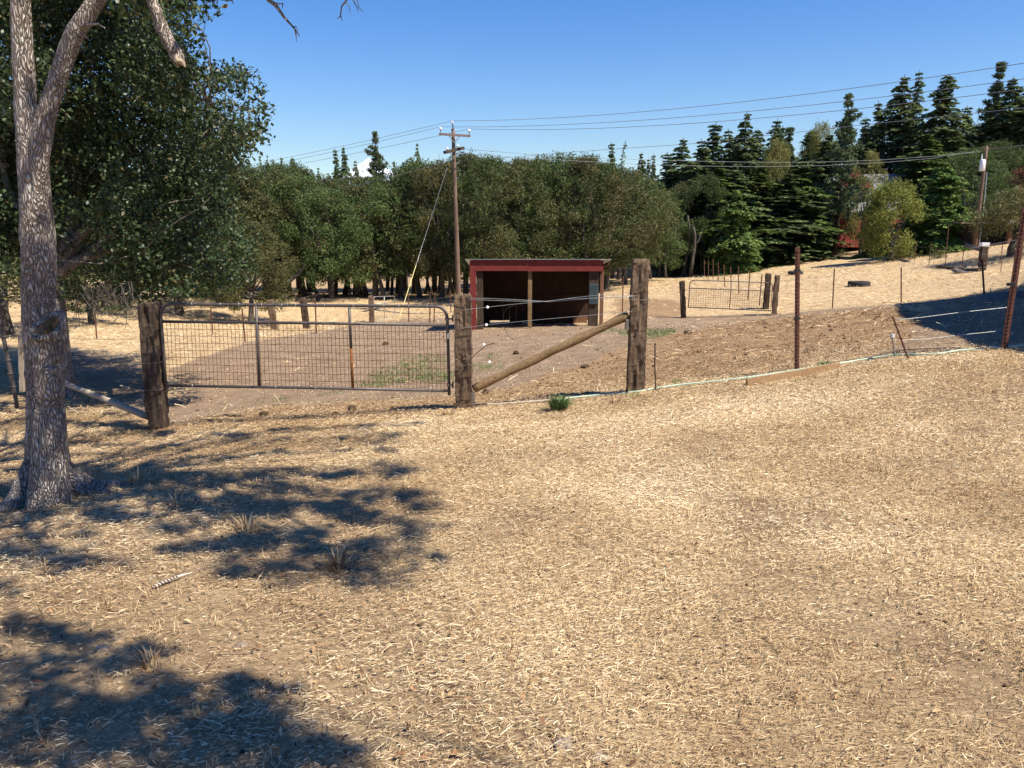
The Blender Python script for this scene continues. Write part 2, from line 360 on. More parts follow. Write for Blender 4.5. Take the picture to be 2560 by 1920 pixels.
# ------------------------------------------------------------------ ground sheet
def inpoly(px, py, poly):
    c = np.zeros(px.shape, bool); n = len(poly)
    for i in range(n):
        x1, y1 = poly[i]; x2, y2 = poly[(i+1) % n]
        if y1 == y2: continue
        k = ((y1 > py) != (y2 > py)) & (px < (x2-x1)*(py-y1)/(y2-y1)+x1); c ^= k
    return c
DIRT = [[(300,1012),(470,985),(420,925),(560,872),(700,842),(860,818),(1010,797),(1180,796),(1290,812),(1500,808),(1560,800),(1690,793),(1900,788),(2090,773),
         (2250,757),(2400,742),(2700,742),(2700,765),(2250,768),(2000,790),(1850,806),(1700,832),(1600,860),(1480,905),(1380,935),(1260,975),(1080,992),(900,1005),(650,1020),(400,1062)],
        [(170,880),(330,900),(390,980),(330,1010),(170,950)],[(2330,772),(2700,772),(2700,850),(2480,868),(2330,880),(2160,893),(2270,850)]]
MULCH = [[(300,1075),(450,1050),(650,1012),(1080,985),(1260,970),(1380,930),(1480,900),(1600,855),(1700,828),(1850,803),(2000,787),(2245,765),(2330,800),(2280,860),
          (2100,900),(1990,918),(1700,950),(1560,975),(1380,1000),(1150,1022),(800,1050),(420,1092)],[(1540,745),(1700,750),(1710,792),(1540,800)]]
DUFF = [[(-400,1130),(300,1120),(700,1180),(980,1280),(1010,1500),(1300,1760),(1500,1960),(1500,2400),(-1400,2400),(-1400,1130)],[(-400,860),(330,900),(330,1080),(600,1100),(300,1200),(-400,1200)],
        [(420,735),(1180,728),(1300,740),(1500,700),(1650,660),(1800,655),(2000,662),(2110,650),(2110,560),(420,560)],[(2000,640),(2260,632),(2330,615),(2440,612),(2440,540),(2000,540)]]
def zones(X, Y, Z, jit=True):
    P = np.stack([X, Y, Z], -1); px, py = proj(P)
    j = 14*np.sin(X*2.1+1.3*Y)+9*np.sin(X*5.3-2.2*Y+1); s = np.clip(14/np.maximum(Y, 1), .15, 2.0)
    px = px+j*s; py = py+0.25*s*(12*np.sin(X*1.7-Y*0.9)+8*np.sin(X*4.1+Y*3.3))
    front = Y > 0.8
    def soft(polys, ox, oy):
        acc = np.zeros(X.shape)
        for dx, dy in ((0, 0), (1, 0), (-1, 0), (0, 1), (0, -1), (.7, .7), (-.7, .7), (.7, -.7), (-.7, -.7), (.4, -.3), (-.4, .3)):
            q = np.zeros(X.shape)
            for p in polys: q[inpoly(px+dx*ox, py+dy*oy, p) & front] = 1
            acc += q
        return acc/11
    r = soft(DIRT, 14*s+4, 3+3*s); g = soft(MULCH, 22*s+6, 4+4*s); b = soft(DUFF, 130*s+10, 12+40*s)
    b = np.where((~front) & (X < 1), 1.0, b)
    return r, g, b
def grid():
    def grow(a, s, f, end, sg=1):
        o = [a]
        while abs(o[-1]) < end: o.append(o[-1]+sg*s); s *= f
        return o
    xs = np.array(sorted(set([round(x, 3) for x in np.arange(-10, 10.01, .1)]+grow(10, .12, 1.045, 2500)+grow(-10, .12, 1.045, 2500, -1))))
    ys = np.array(sorted(set([round(y, 3) for y in np.arange(-1, 16.01, .1)]+grow(16, .11, 1.018, 3500)+grow(-1, .3, 1.25, 2500, -1))))
    X, Y = np.meshgrid(xs, ys); Z = H(X.ravel(), Y.ravel()).reshape(X.shape)
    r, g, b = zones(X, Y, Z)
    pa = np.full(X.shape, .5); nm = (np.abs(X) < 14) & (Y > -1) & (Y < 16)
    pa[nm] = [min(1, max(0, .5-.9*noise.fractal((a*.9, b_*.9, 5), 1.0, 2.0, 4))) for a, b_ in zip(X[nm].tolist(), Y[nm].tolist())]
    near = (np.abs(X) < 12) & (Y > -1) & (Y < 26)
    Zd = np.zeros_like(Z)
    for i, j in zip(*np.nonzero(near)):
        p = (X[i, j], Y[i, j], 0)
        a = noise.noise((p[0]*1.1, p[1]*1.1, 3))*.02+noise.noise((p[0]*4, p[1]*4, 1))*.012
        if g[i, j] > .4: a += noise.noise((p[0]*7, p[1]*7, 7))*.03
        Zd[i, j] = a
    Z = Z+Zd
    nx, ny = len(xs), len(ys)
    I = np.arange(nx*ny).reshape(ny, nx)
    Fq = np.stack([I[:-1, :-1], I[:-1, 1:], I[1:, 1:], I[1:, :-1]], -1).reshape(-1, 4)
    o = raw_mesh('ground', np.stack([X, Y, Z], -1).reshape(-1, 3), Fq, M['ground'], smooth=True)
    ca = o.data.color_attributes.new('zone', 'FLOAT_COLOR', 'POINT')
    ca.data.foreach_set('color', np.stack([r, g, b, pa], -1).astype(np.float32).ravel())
    o['kind'] = 'structure'; o['label'] = 'sloping dry straw covered paddock ground with bare dirt around the gate'
    return o
grid()

# ------------------------------------------------------------------ straw, litter, weeds, clods
rg = np.random.default_rng(7)
def ribbons(name, X, Y, L, Wd, ang, tilt, tint, m, lift=0.006, roll=0.5, bend=0.0, ends=(1.0, .4)):
    n = len(X); Z = H(X, Y)
    e = 0.05; sx = (H(X+e, Y)-Z)/e; sy = (H(X, Y+e)-Z)/e
    d = np.stack([np.cos(ang)*np.cos(tilt), np.sin(ang)*np.cos(tilt), np.sin(tilt)], -1)
    d[:, 2] += sx*d[:, 0]+sy*d[:, 1]
    sd = np.stack([-np.sin(ang), np.cos(ang), np.zeros(n)], -1); ro = rg.uniform(-roll, roll, n)
    sd = sd*np.cos(ro)[:, None]; sd[:, 2] += np.sin(ro)+(sx*sd[:, 0]+sy*sd[:, 1])
    c = np.stack([X, Y, Z+lift+np.abs(np.sin(tilt))*L*.5+rg.uniform(0, .02, n)], -1)
    a = c-d*L[:, None]*.5; b = c+d*L[:, None]*.5; mid = c.copy(); 
    mid[:, 2] += bend*L
    w2 = sd*Wd[:, None]*.5
    V = np.stack([a-w2*ends[0], a+w2*ends[0], mid-w2, mid+w2, b-w2*ends[1], b+w2*ends[1]], 1).reshape(-1, 3)
    I = np.arange(n)[:, None]*6
    Fq = np.concatenate([I+np.array([[0, 2, 3, 1]]), I+np.array([[2, 4, 5, 3]])], 1).reshape(-1, 4)
    return raw_mesh(name, V, Fq, m, tint=np.repeat(tint, 2))
def wedge(n, y0, y1, p=1.0):
    u = rg.uniform(0, 1, n); Y = (y0**p+u*(y1**p-y0**p))**(1/p)
    X = rg.uniform(-1, 1, n)*(0.74*Y+1.2); return X, Y
def fbm(X, Y, sc, z=0.0, o=3):
    f = noise.fractal
    return np.array([f((a, b, z), 1.0, 2.0, o) for a, b in zip((np.asarray(X)*sc).tolist(), (np.asarray(Y)*sc).tolist())])
def zn(X, Y): return zones(X, Y, H(X, Y))
def vnoise(X, Y, s, o=0.0):
    return (np.sin(X*s+o)*np.sin(Y*s*1.13+1.7+o)+np.sin(X*s*2.3-Y*s*1.1+o*2)*.6+np.sin(X*s*.7+Y*s*2.9+2)*.5)/2.1
# flattened straw in the foreground
X, Y = wedge(820000, 1.0, 13.5, .95)
r, g, b = zn(X, Y); vn = 1.5*fbm(X, Y, .9, 5, 4)+.5*vnoise(X, Y, 6.3, 1)
keep = rg.uniform(0, 1, len(X)) < (1-.5*b)*(1-.96*r)*(1-.72*g)*np.clip(.84+.5*vn, .2, 1.3)
X, Y, b, g = X[keep], Y[keep], b[keep], g[keep]; n = len(X)
L = rg.uniform(.010, .036, n)*(.75+.07*Y)*(1+1.8*(rg.uniform(0, 1, n) > .955)); Wd = rg.uniform(.0009, .0020, n)*(1+Y*.30)
ang = np.radians(rg.normal(14, 42, n)); tl = np.radians(rg.normal(0, 11, n))
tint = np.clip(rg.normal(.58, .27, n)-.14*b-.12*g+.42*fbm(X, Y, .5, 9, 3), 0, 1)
tag(ribbons('straw_litter', X, Y, L, Wd, ang, tl, tint, M['straw'], roll=.7, bend=.05), 'flattened golden straw strewn over the foreground slope', 'straw', kind='stuff')
# standing dry grass stubble
X, Y = wedge(70000, 1.1, 14, 1.45); r, g, b = zn(X, Y); vn = vnoise(X, Y, 3.4, 3)
k = (r < .5) & (rg.uniform(-.9, 1, len(X)) < vn); X, Y, b = X[k], Y[k], b[k]; n = len(X)
o = ribbons('dry_grass', X, Y, rg.uniform(.012, .042, n), rg.uniform(.0011, .0020, n)*(1+Y*.2), rg.uniform(0, 6.28, n), np.radians(rg.uniform(15, 70, n)),
            np.clip(rg.normal(.5, .25, n)-.1*b, 0, 1), M['straw'], roll=.3, bend=.0, ends=(1, .1))
tag(o, 'short dry grass stubble standing up through the straw', 'dry grass', kind='stuff')
cx, cy = wedge(2600, 1.15, 13, 1.4); r, g, b = zn(cx, cy); k = (r < .4) & (fbm(cx, cy, 1.3, 2, 2) > -.15); cx, cy = cx[k], cy[k]; q = 16
X = np.repeat(cx, q)+rg.normal(0, .012, len(cx)*q); Y = np.repeat(cy, q)+rg.normal(0, .012, len(cx)*q); n = len(X); big = np.repeat(rg.uniform(.5, 1.3, len(cx)), q)
o = ribbons('dry_grass_tufts', X, Y, rg.uniform(.025, .075, n)*big, rg.uniform(.0013, .0022, n)*(1+Y*.16), rg.uniform(0, 6.28, n), np.radians(rg.uniform(20, 85, n)), np.clip(rg.normal(.5, .25, n), 0, 1), M['straw'], roll=.3, ends=(1, .1), lift=-.004)
tag(o, 'rooted tufts of dead grass dotted over the foreground slope', 'dry grass', kind='stuff')
X, Y = wedge(420, 1.2, 12, 1.5); r, g, b = zn(X, Y); k = rg.uniform(0, 1, len(X)) < .25+.7*b; X, Y = X[k], Y[k]; n = len(X)
o = ribbons('fallen_twigs', X, Y, rg.uniform(.05, .22, n), rg.uniform(.003, .006, n), rg.uniform(0, 6.28, n), np.radians(rg.normal(0, 6, n)), rg.uniform(0, .45, n), M['duff'], roll=.3, bend=.04, lift=.014)
tag(o, 'thin brown twigs fallen on the ground under the oaks', 'twigs', kind='stuff')
# dry oak leaf litter, mostly left
X, Y = wedge(19000, 1.1, 12, 1.3); r, g, b = zn(X, Y); k = (rg.uniform(0, 1, len(X)) < (.10+.6*b)); X, Y = X[k], Y[k]; n = len(X)
o = ribbons('leaf_litter', X, Y, rg.uniform(.018, .045, n), rg.uniform(.006, .017, n), rg.uniform(0, 6.28, n), np.radians(rg.normal(0, 20, n)),
            rg.uniform(0, 1, n)**1.3, M['duff'], roll=.7, bend=.14, ends=(.25, .15))
tag(o, 'curled brown oak leaves scattered under the big tree', 'dead leaves', kind='stuff')
# field straw further off
X = rg.uniform(-42, 45, 150000); Y = 13+rg.uniform(0, 1, 150000)**1.3*45; r, g, b = zn(X, Y); k = (np.abs(X) < .74*Y+1) & (rg.uniform(0, 1, len(X)) < .8*(1-.96*r)*(1-.6*g))
X, Y, g = X[k], Y[k], g[k]; n = len(X)
o = ribbons('field_grass', X, Y, rg.uniform(.08, .28, n), rg.uniform(.006, .014, n)*(1+Y*.02), np.radians(rg.normal(8, 45, n)), np.radians(rg.normal(0, 16, n)),
            np.clip(rg.normal(.62, .25, n)-.25*g, 0, 1), M['straw'], roll=.9, bend=.05)
tag(o, 'pale dry grass lying over the field beyond the gate', 'dry grass', kind='stuff')
# clods
def blobs(name, X, Y, S, tint, m, flat=.6, sink=.25):
    base = np.array([[1,0,0],[-1,0,0],[0,1,0],[0,-1,0],[0,0,1],[0,0,-1]], float)
    tri = np.array([[0,2,4],[2,1,4],[1,3,4],[3,0,4],[2,0,5],[1,2,5],[3,1,5],[0,3,5]])
    n = len(X); Z = H(X, Y); j = rg.uniform(.55, 1.3, (n, 6, 1))
    a = rg.uniform(0, 6.28, n); ca, sa = np.cos(a), np.sin(a)
    P = base[None]*j*S[:, None, None]; x = P[..., 0]*ca[:, None]-P[..., 1]*sa[:, None]; y = P[..., 0]*sa[:, None]+P[..., 1]*ca[:, None]
    V = np.stack([x+X[:, None], y+Y[:, None], P[..., 2]*flat+(Z+S*sink)[:, None]], -1).reshape(-1, 3)
    Fq = (tri[None]+np.arange(n)[:, None, None]*6).reshape(-1, 3)
    return raw_mesh(name, V, Fq, m, tint=np.repeat(tint, 8))
X = rg.uniform(-7, 14, 90000); Y = 10+rg.uniform(0, 1, 90000)*16; r, g, b = zn(X, Y)
k = (rg.uniform(0, 1, len(X)) < (.75*g*(1-r)+.10*r)); X, Y = X[k], Y[k]; n = len(X)
tag(blobs('manure_clods', X, Y, rg.uniform(.005, .018, n)*(1+1.6*(rg.uniform(0, 1, n) > .97)), rg.uniform(0, 1, n)**.9, M['clod']), 'brown manure clods and chips heaped along the paddock edge', 'clods', kind='stuff')
X, Y = wedge(3500, 1.2, 13, 1.3); n = len(X)
tag(blobs('soil_crumbs', X, Y, rg.uniform(.004, .014, n), rg.uniform(0, .8, n), M['clod']), 'small soil crumbs and pebbles between the straw', 'soil crumbs', kind='stuff')
X = rg.uniform(-8, 16, 7000); Y = 10+rg.uniform(0, 1, 7000)*20; r, g, b = zn(X, Y); k = (r > .5); X, Y = X[k], Y[k]; n = len(X)
tag(blobs('pale_pebbles', X, Y, rg.uniform(.008, .022, n), rg.uniform(.75, 1.0, n), M['straw']), 'pale pebbles sprinkled over the bare paddock dirt', 'pebbles', kind='stuff')
# dung heaps of the horse paddock, each a small thing of its own
def dung(px, py, s, lb):
    g0 = ground_at(px, py); rr = random.Random(px+py); mb = MB()
    for i in range(24):
        a = rr.uniform(0, 6.28); q = .62*s*rr.uniform(0, 1)**.6; c = Vector((g0.x+math.cos(a)*q, g0.y+math.sin(a)*q, g0.z+.02+.05*(1-q/s)*rr.random()))
        mb.tube([c-Vector((.03, 0, 0)), c-Vector((.02, 0, 0)), c+Vector((.02, .005, 0)), c+Vector((.032, 0, 0))], [.008, .027, .027, .008], 7)
    mb.displace(lambda p: nvec(p, 30, .007)); tag(mb.build('dung_heap', M['dung'], None, True, g0), lb, 'dung', 'horse dung on the bare paddock')
for px, py, s, lb in ((965,862,.13,'small dark dung heap right of centre behind the gate mesh'),(1462,920,.12,'dark dung heap on the mulch edge under the diagonal brace'),(1720,833,.16,'dark lumpy dung at the upper edge of the brown mulch'),(1290,885,.08,'small dung lump on the dirt in front of the shed'),
                      (1215,985,.07,'dung lump beside the foot of the diagonal brace'),(660,1040,.09,'small dung lump just in front of the gate, left part'),(880,1025,.09,'dung lump in front of the gate, right part')): dung(px, py, s, lb)
# green weeds
def weeds(name, patches, count, label, hgt=(.03, .09)):
    Xs, Ys = [], []
    for (px, py, rx, ry) in patches:
        for _ in range(int(count*rx*ry/1500)):
            a = rg.uniform(0, 6.28); q = math.sqrt(rg.uniform(0, 1)); p = (px+math.cos(a)*q*rx, py+math.sin(a)*q*ry)
            Xs.append(p)
    P = np.array(Xs); # pixel -> ground via coarse inverse
    c = [ground_at(px, py) for (px, py, rx, ry) in patches]
    X = []; Y = []
    i = 0
    for (px, py, rx, ry), g0 in zip(patches, c):
        m = int(count*rx*ry/1500)
        gr, gt = ground_at(px+rx, py), ground_at(px, py-ry); gb = ground_at(px, py+ry)
        a = rg.uniform(0, 6.28, m); q = rg.uniform(0, 1, m)**.6
        dx = np.cos(a)*q; dy = np.sin(a)*q
        X.append(g0.x+dx*(gr.x-g0.x)+(np.where(dy > 0, gt.x-g0.x, g0.x-gb.x))*dy); Y.append(g0.y+np.where(dy > 0, gt.y-g0.y, g0.y-gb.y)*dy)
    X = np.concatenate(X); Y = np.concatenate(Y); kk = vnoise(X, Y, 5)+.7*rg.uniform(-1, 1, len(X)) > -.35; X, Y = X[kk], Y[kk]; n = len(X)
    o = ribbons(name, X, Y, rg.uniform(*hgt, n), rg.uniform(.008, .018, n), rg.uniform(0, 6.28, n), np.radians(rg.uniform(5, 75, n)), rg.uniform(0, 1, n), M['weed'], roll=.6, bend=.05)
    return tag(o, label, 'weeds', kind='stuff')
weeds('green_weeds', [(1060,905,60,18),(1010,935,90,22),(1110,945,70,16),(1215,920,45,10),(1235,893,28,7),(960,960,70,9)], 900, 'low green weeds growing in the dirt behind the gate')
weeds('green_weeds', [(1640,835,62,11),(1575,832,40,9),(1530,828,25,5)], 2200, 'low green weeds behind the tall post', (.03, .09))
weeds('green_weeds', [(830,988,80,5),(700,1000,60,6),(1500,872,40,5),(1350,925,30,5),(1420,826,30,4),(2000,955,30,4)], 380, 'sparse green weeds sprouting from bare dirt', (.02, .05))
weeds('green_weeds', [(1690,958,22,3),(1470,985,20,3),(1645,975,14,4),(2060,912,24,3),(2240,886,18,3),(1590,992,22,3),(1170,1020,20,3)], 1500, 'small green weeds growing along the hose and post feet', (.02, .06))
# ------------------------------------------------------------------ trees
def unit(v): return v/np.maximum(np.linalg.norm(v, axis=-1, keepdims=True), 1e-9)
def leaf_quads(C, S, OUT, rng, aspect=.5, up=.35, rand=.9):
    n = len(C); nrm = unit(OUT*.6+np.array([0, 0, up])+rng.normal(0, rand, (n, 3)))
    u = unit(np.cross(nrm, rng.normal(0, 1, (n, 3)))); v = np.cross(nrm, u); S = S[:, None]
    a = C-u*S*.5; c = C+u*S*.5; b = C+v*S*aspect*.5+u*S*.1+nrm*S*.10; d = C-v*S*aspect*.5+u*S*.1+nrm*S*.10
    V = np.stack([a, b, c, d], 1).reshape(-1, 3); I = np.arange(n)[:, None]*4
    return V, (I+np.array([[0, 1, 2, 3]]))
def clump_leaves(clumps, per, size, rng, centre=None, squash=.8, aspect=.5, rosette=4):
    """clumps: array (x,y,z,r). leaves sit in small rosettes through the outer part of each clump"""
    Cs, Os = [], []
    for (x, y, z, r) in clumps:
        m = max(3, int(per*r*r/rosette))
        d = unit(rng.normal(0, 1, (m, 3))); q = rng.uniform(.25, 1, m)**.55*r*rng.uniform(.75, 1.12, m)
        t = np.array([x, y, z])+d*q[:, None]*np.array([1, 1, squash])
        tt = np.repeat(t, rosette, 0); dd = np.repeat(d, rosette, 0)
        Cs.append(tt+rng.normal(0, size*.55, tt.shape)); Os.append(dd)
    C = np.concatenate(Cs); O = np.concatenate(Os)
    S = size*rng.uniform(.6, 1.25, len(C))
    V, Fq = leaf_quads(C, S, O, rng, aspect)
    return V, Fq, rng.uniform(0, 1, len(C))
def limb_path(a, b, rnd, wob=.08, n=6, sag=0.0):
    a, b = Vector(a), Vector(b); L = (b-a).length; o = []
    w1 = Vector((rnd.uniform(-1, 1), rnd.uniform(-1, 1), rnd.uniform(-.5, 1)))*L*wob
    w2 = Vector((rnd.uniform(-1, 1), rnd.uniform(-1, 1), rnd.uniform(-1, 1)))*L*wob*.6
    for i in range(n+1):
        t = i/n; o.append(a.lerp(b, t)+w1*math.sin(math.pi*t)+w2*math.sin(2*math.pi*t)+Vector((0, 0, -sag*L*math.sin(math.pi*t))))
    return o
# --- shared background tree meshes ------------------------------------------------
def oak_proto(seed, ht=9.0, rad=3.6, lean=0.0, low=.17, leaf=.16, per=430, nc=58, mt='oak_far'):
    rng = np.random.default_rng(seed); rnd = random.Random(seed)
    t = empty('oak_tree', (0, 0, 0)); cl = []
    for i in range(nc):
        a = rng.uniform(0, 2*math.pi); zz = rng.uniform(0, 1)
        prof = math.sin(math.pi*min(1, (zz*.82+.16)))**.6
        q = rad*prof*math.sqrt(rng.uniform(.12, 1))
        cl.append((math.cos(a)*q+lean*zz*ht, math.sin(a)*q, ht*(low+(.93-low)*zz), rng.uniform(.5, 1.15)))
    cl.append((lean*ht, 0, ht*.95, .55))
    for i in range(34):
        a = rng.uniform(0, 2*math.pi); zz = rng.uniform(.35, 1)**.7; q = rad*1.04*math.sin(math.pi*min(1, zz*.82+.16))**.6*rng.uniform(.6, 1.06)
        cl.append((math.cos(a)*q+lean*zz*ht, math.sin(a)*q, ht*(low+(.97-low)*zz), rng.uniform(.22, .42)))
    cl = np.array(cl)
    b = MB(); fork = Vector((lean*ht*.3, 0, ht*rnd.uniform(.22, .32))); r0 = rnd.uniform(.15, .24)
    b.tube([(0, 0, -.4), (0, 0, 0), (rnd.uniform(-.1, .1), rnd.uniform(-.1, .1), fork.z*.5), fork], [r0*1.5, r0*1.25, r0, r0*.9], 8)
    for k in rnd.sample(range(len(cl)), 8):
        b.tube(limb_path(fork, cl[k][:3], rnd, .1, 5), [r0*.5, r0*.36, r0*.26, r0*.18, r0*.1, .01], 5, False)
    b.build('trunk', M['bark_far'], t, True)
    V, Fq, ti = clump_leaves(cl, per, leaf, rng)
    raw_mesh('crown', V, Fq, M[mt], t, ti)
    t['proto_h'] = ht; t['proto_r'] = rad; return t
def fir_proto(seed, ht=16.0, rad=3.0, kind='fir', mt='fir', dens=1.0, top=0.0):
    rng = np.random.default_rng(seed); rnd = random.Random(seed)
    t = empty('fir_tree' if kind == 'fir' else 'pine_tree', (0, 0, 0)); b = MB(); r0 = ht*.014
    crook = [Vector((rnd.uniform(-.12, .12)*i*.3, rnd.uniform(-.1, .1)*i*.3, ht*i/6)) for i in range(7)]; crook[0] = Vector((0, 0, -.5))
    b.tube(crook, [r0*(1-i/6.6) for i in range(7)], 7, False)
    def axis(z):
        k = min(5.999, max(0, z/ht*6)); i = int(k); return crook[i].lerp(crook[i+1], k-i) if i else Vector((crook[1].x*k, crook[1].y*k, z))
    C, U, Sz, Wz, O = [], [], [], [], []
    z = ht*(.10 if kind == 'fir' else .22); wh = 0
    while z < ht*.985:
        q = z/ht
        if kind == 'fir': Lb = rad*(1-q)**.72*(.85+.25*math.sin(q*19+seed))+.12
        else: Lb = rad*min(1, (1-q)*1.4+.05)*rnd.uniform(.35, 1.15)
        nb = rnd.randint(5, 7) if kind == 'fir' else rnd.randint(3, 5)
        for i in range(nb):
            a = 2*math.pi*(i+rnd.random()*.8)/nb+wh; Lr = Lb*rnd.choice([.45, .7, .85, 1.0, 1.12, 1.25, 1.5])
            droop = (-.12-.35*(1-q)+rnd.uniform(-.14, .14)) if kind == 'fir' else rnd.uniform(.0, .4)
            p0 = np.array(axis(min(ht*.985, max(.5, z+rnd.uniform(-.55, .55)*ht*.024*(1 if q < .9 else .3))))); dirh = np.array([math.cos(a), math.sin(a), 0]); side = np.array([-math.sin(a), math.cos(a), 0])
            tip = p0+dirh*Lr+np.array([0, 0, droop*Lr])
            if Lr > .5: b.tube([Vector(p0), Vector((p0+tip)/2+np.array([0, 0, .05*Lr])), Vector(tip)], [r0*.22*(1-q)+.012, .014, .006], 4, False)
            if kind == 'fir':
                m = int(max(9, Lr*38)*dens)
                s = rng.uniform(.12, 1, m)**.8; w_ = rng.normal(0, 1, m)*(.26*Lr*(1-s*.75)+.05)
                c = p0+dirh*(s*Lr)[:, None]+side*w_[:, None]; c[:, 2] += droop*Lr*s+.10*Lr*np.sin(s*3.1)-np.abs(w_)*.35-rng.uniform(0, .18, m)
                C.append(c); U.append(unit(dirh[None]*rng.uniform(.2, 1, m)[:, None]+side[None]*np.sign(w_)[:, None]*.8+rng.normal(0, .25, (m, 3))+np.array([0, 0, -.35])))
                Sz.append(rng.uniform(.26, .50, m)*(.65+.35*(1-q))); Wz.append(rng.uniform(.09, .17, m)); O.append(rng.normal(0, .45, (m, 3))+np.array([0, 0, 1]))
            else:
                for s0 in ([1.0, .78, .55, .35] if Lr > 1 else [1.0, .6]):
                    m = int(50*dens); cc = p0+(tip-p0)*s0+side*rnd.uniform(-.3, .3)*(1.2-s0)*Lr
                    d = unit(rng.normal(0, 1, (m, 3))+np.array([0, 0, .4])); C.append(cc+d*rng.uniform(.05, .34, m)[:, None]); U.append(d)
                    Sz.append(rng.uniform(.25, .42, m)); Wz.append(rng.uniform(.04, .09, m)); O.append(rng.normal(0, 1, (m, 3)))
        z += ht*(.021 if kind == 'fir' else .033)*rnd.uniform(.8, 1.3); wh += 1.1
    C = np.concatenate(C); U = np.concatenate(U); S = np.concatenate(Sz)[:, None]; W = np.concatenate(Wz)[:, None]; O = np.concatenate(O)
    vv = unit(np.cross(U, O)); nn = len(C)
    V = np.stack([C-U*S*.5, C+vv*W-U*S*.05, C+U*S*.5, C-vv*W-U*S*.05], 1).reshape(-1, 3)
    b.build('trunk', M['bark_fir'], t, True)
    raw_mesh('crown', V, np.arange(nn*4).reshape(-1, 4), M[mt], t, rng.uniform(0, 1, nn))
    t['proto_h'] = ht; t['proto_r'] = rad; return t
used = set()
def plant(proto, px, Y, top_py, label, group, cat, name=None, wid=None, rz=0, mt=None, lean=0.0):
    gx = (px-CX)/F*(Y*CP+2.5*SP)
    gz = h(gx, Y); ht = at(px, top_py, Y).z-gz
    if proto.name in used or True:
        if proto.name not in used: used.add(proto.name); o = proto; kids = list(proto.children)
        else:
            o = proto.copy(); COL.objects.link(o); kids = []
            for c in proto.children:
                k = c.copy(); COL.objects.link(k); k.parent = o; kids.append(k)
    s = ht/proto['proto_h']; sw = s if wid is None else wid/proto['proto_r']
    o.location = (gx, Y, gz-.05); o.scale = (sw, sw, s); o.rotation_euler = (0, lean, rz)
    if mt:
        for k in kids:
            if k.name.startswith('crown'):
                k.material_slots[0].link = 'OBJECT'; k.material_slots[0].material = M[mt]
    tag(o, label, cat, group); return o
R = random.Random(11)
oaks = [oak_proto(101, 9.2, 3.6), oak_proto(102, 8.4, 3.9, .03), oak_proto(103, 10, 3.4, -.02), oak_proto(104, 9, 4.1, .04, .18), oak_proto(105, 9.5, 3.7, 0, .26)]
firs = [fir_proto(201), fir_proto(202, 17, 2.6), fir_proto(203, 15, 3.3, dens=1.1), fir_proto(204, 18, 2.4)]
pines = [fir_proto(301, 16, 3.0, 'pine', 'pine'), fir_proto(302, 18, 2.6, 'pine', 'pine', 1.2)]
snag = fir_proto(401, 13, 1.0, 'fir', 'fir', .14)
def sky_y(px):
    xs = [400,500,560,620,700,780,830,900,960,1000,1050,1100,1150,1200,1250,1300,1350,1400,1450,1500,1540,1580,1620,1660,1700]
    ys = [420,425,408,402,392,412,430,432,430,412,402,388,378,374,384,368,373,364,368,388,402,424,440,520,560]
    return float(np.interp(px, xs, ys))
GO = 'oaks of the wood beyond the field'
# front row of the wood
front = [(455,54,.2),(530,52,0),(600,50,1),(660,49,0),(705,50,2),(762,51,0),(822,49,0),(880,50,1),(938,51,0),(995,52,0),(1050,51,0),(1108,50,1),(1165,50,0),(1228,49,0),(1290,48,0),(1350,49,0),
         (1410,50,0),(1465,49,0),(1520,50,0),(1570,54,0),(1612,56,0)]
for i, (px, Y, dry) in enumerate(front):
    top = sky_y(px)+R.uniform(-8, 42)+(20 if px < 1000 else 0)
    plant(oaks[i % 5], px+R.uniform(-6, 6), Y+R.uniform(-1, 1.5), top, f"{['dark green','full crowned','leafy'][i%3]} oak, {ORD[i]} from the left along the front edge of the wood", GO, 'oak tree',
          rz=R.uniform(0, 6), wid=R.uniform(2.9, 3.6), mt='oak_dry' if dry in (1, 2) else None)
for row, (Y0, off, step, dt) in enumerate([(57, 20, 52, 0), (66, 0, 58, 0)]):
    i = 0; px = 440+off
    while px < 1600:
        plant(oaks[(i*2+row) % 5], px+R.uniform(-12, 12), Y0+R.uniform(-2, 3), sky_y(px)+R.uniform(-3, 22)+row*4,
              f"oak crown and thin trunk in the {['second','third'][row]} row, {ORD[i]} from left", 'oaks standing deeper in the wood', 'oak tree', rz=R.uniform(0, 6), wid=R.uniform(2.6, 3.4))
        px += step; i += 1
# spindly trunks inside the wood
def bare_trunk(px, Y, label):
    b = MB(); gx = (px-CX)/F*(Y+.5); g0 = Vector((gx, Y, h(gx, Y))); hh = R.uniform(3.5, 5)
    p = limb_path(g0-Vector((0, 0, .2)), g0+Vector((R.uniform(-.7, .7), 0, hh)), R, .05, 5); r = R.uniform(.07, .15)
    b.tube(p, [r*1.3, r, r*.9, r*.8, r*.7, r*.5], 7)
    b.tube(limb_path(p[3], p[3]+Vector((R.uniform(-1, 1), .3, 1.4)), R, .1, 4), [r*.5, r*.4, r*.3, r*.2, .01], 5)
    return tag(b.build('tree_trunk', M['bark_far'], None, True, g0), label, 'tree trunk', 'thin trunks under the wood canopy')
tp = [640,665,690,712,735,752,779,800,845,862,890,905,921,943,965,982,1001,1018,1044,1063,1082,1101,1119,1140,1541,1575,1600,1622,1660,1684,1702,1722]
for i, px in enumerate(tp):
    bare_trunk(px, R.uniform(50, 60) if px < 1500 else R.uniform(60, 66), f"slender grey trunk in the shade under the wood, {ORD[i]} from the left")
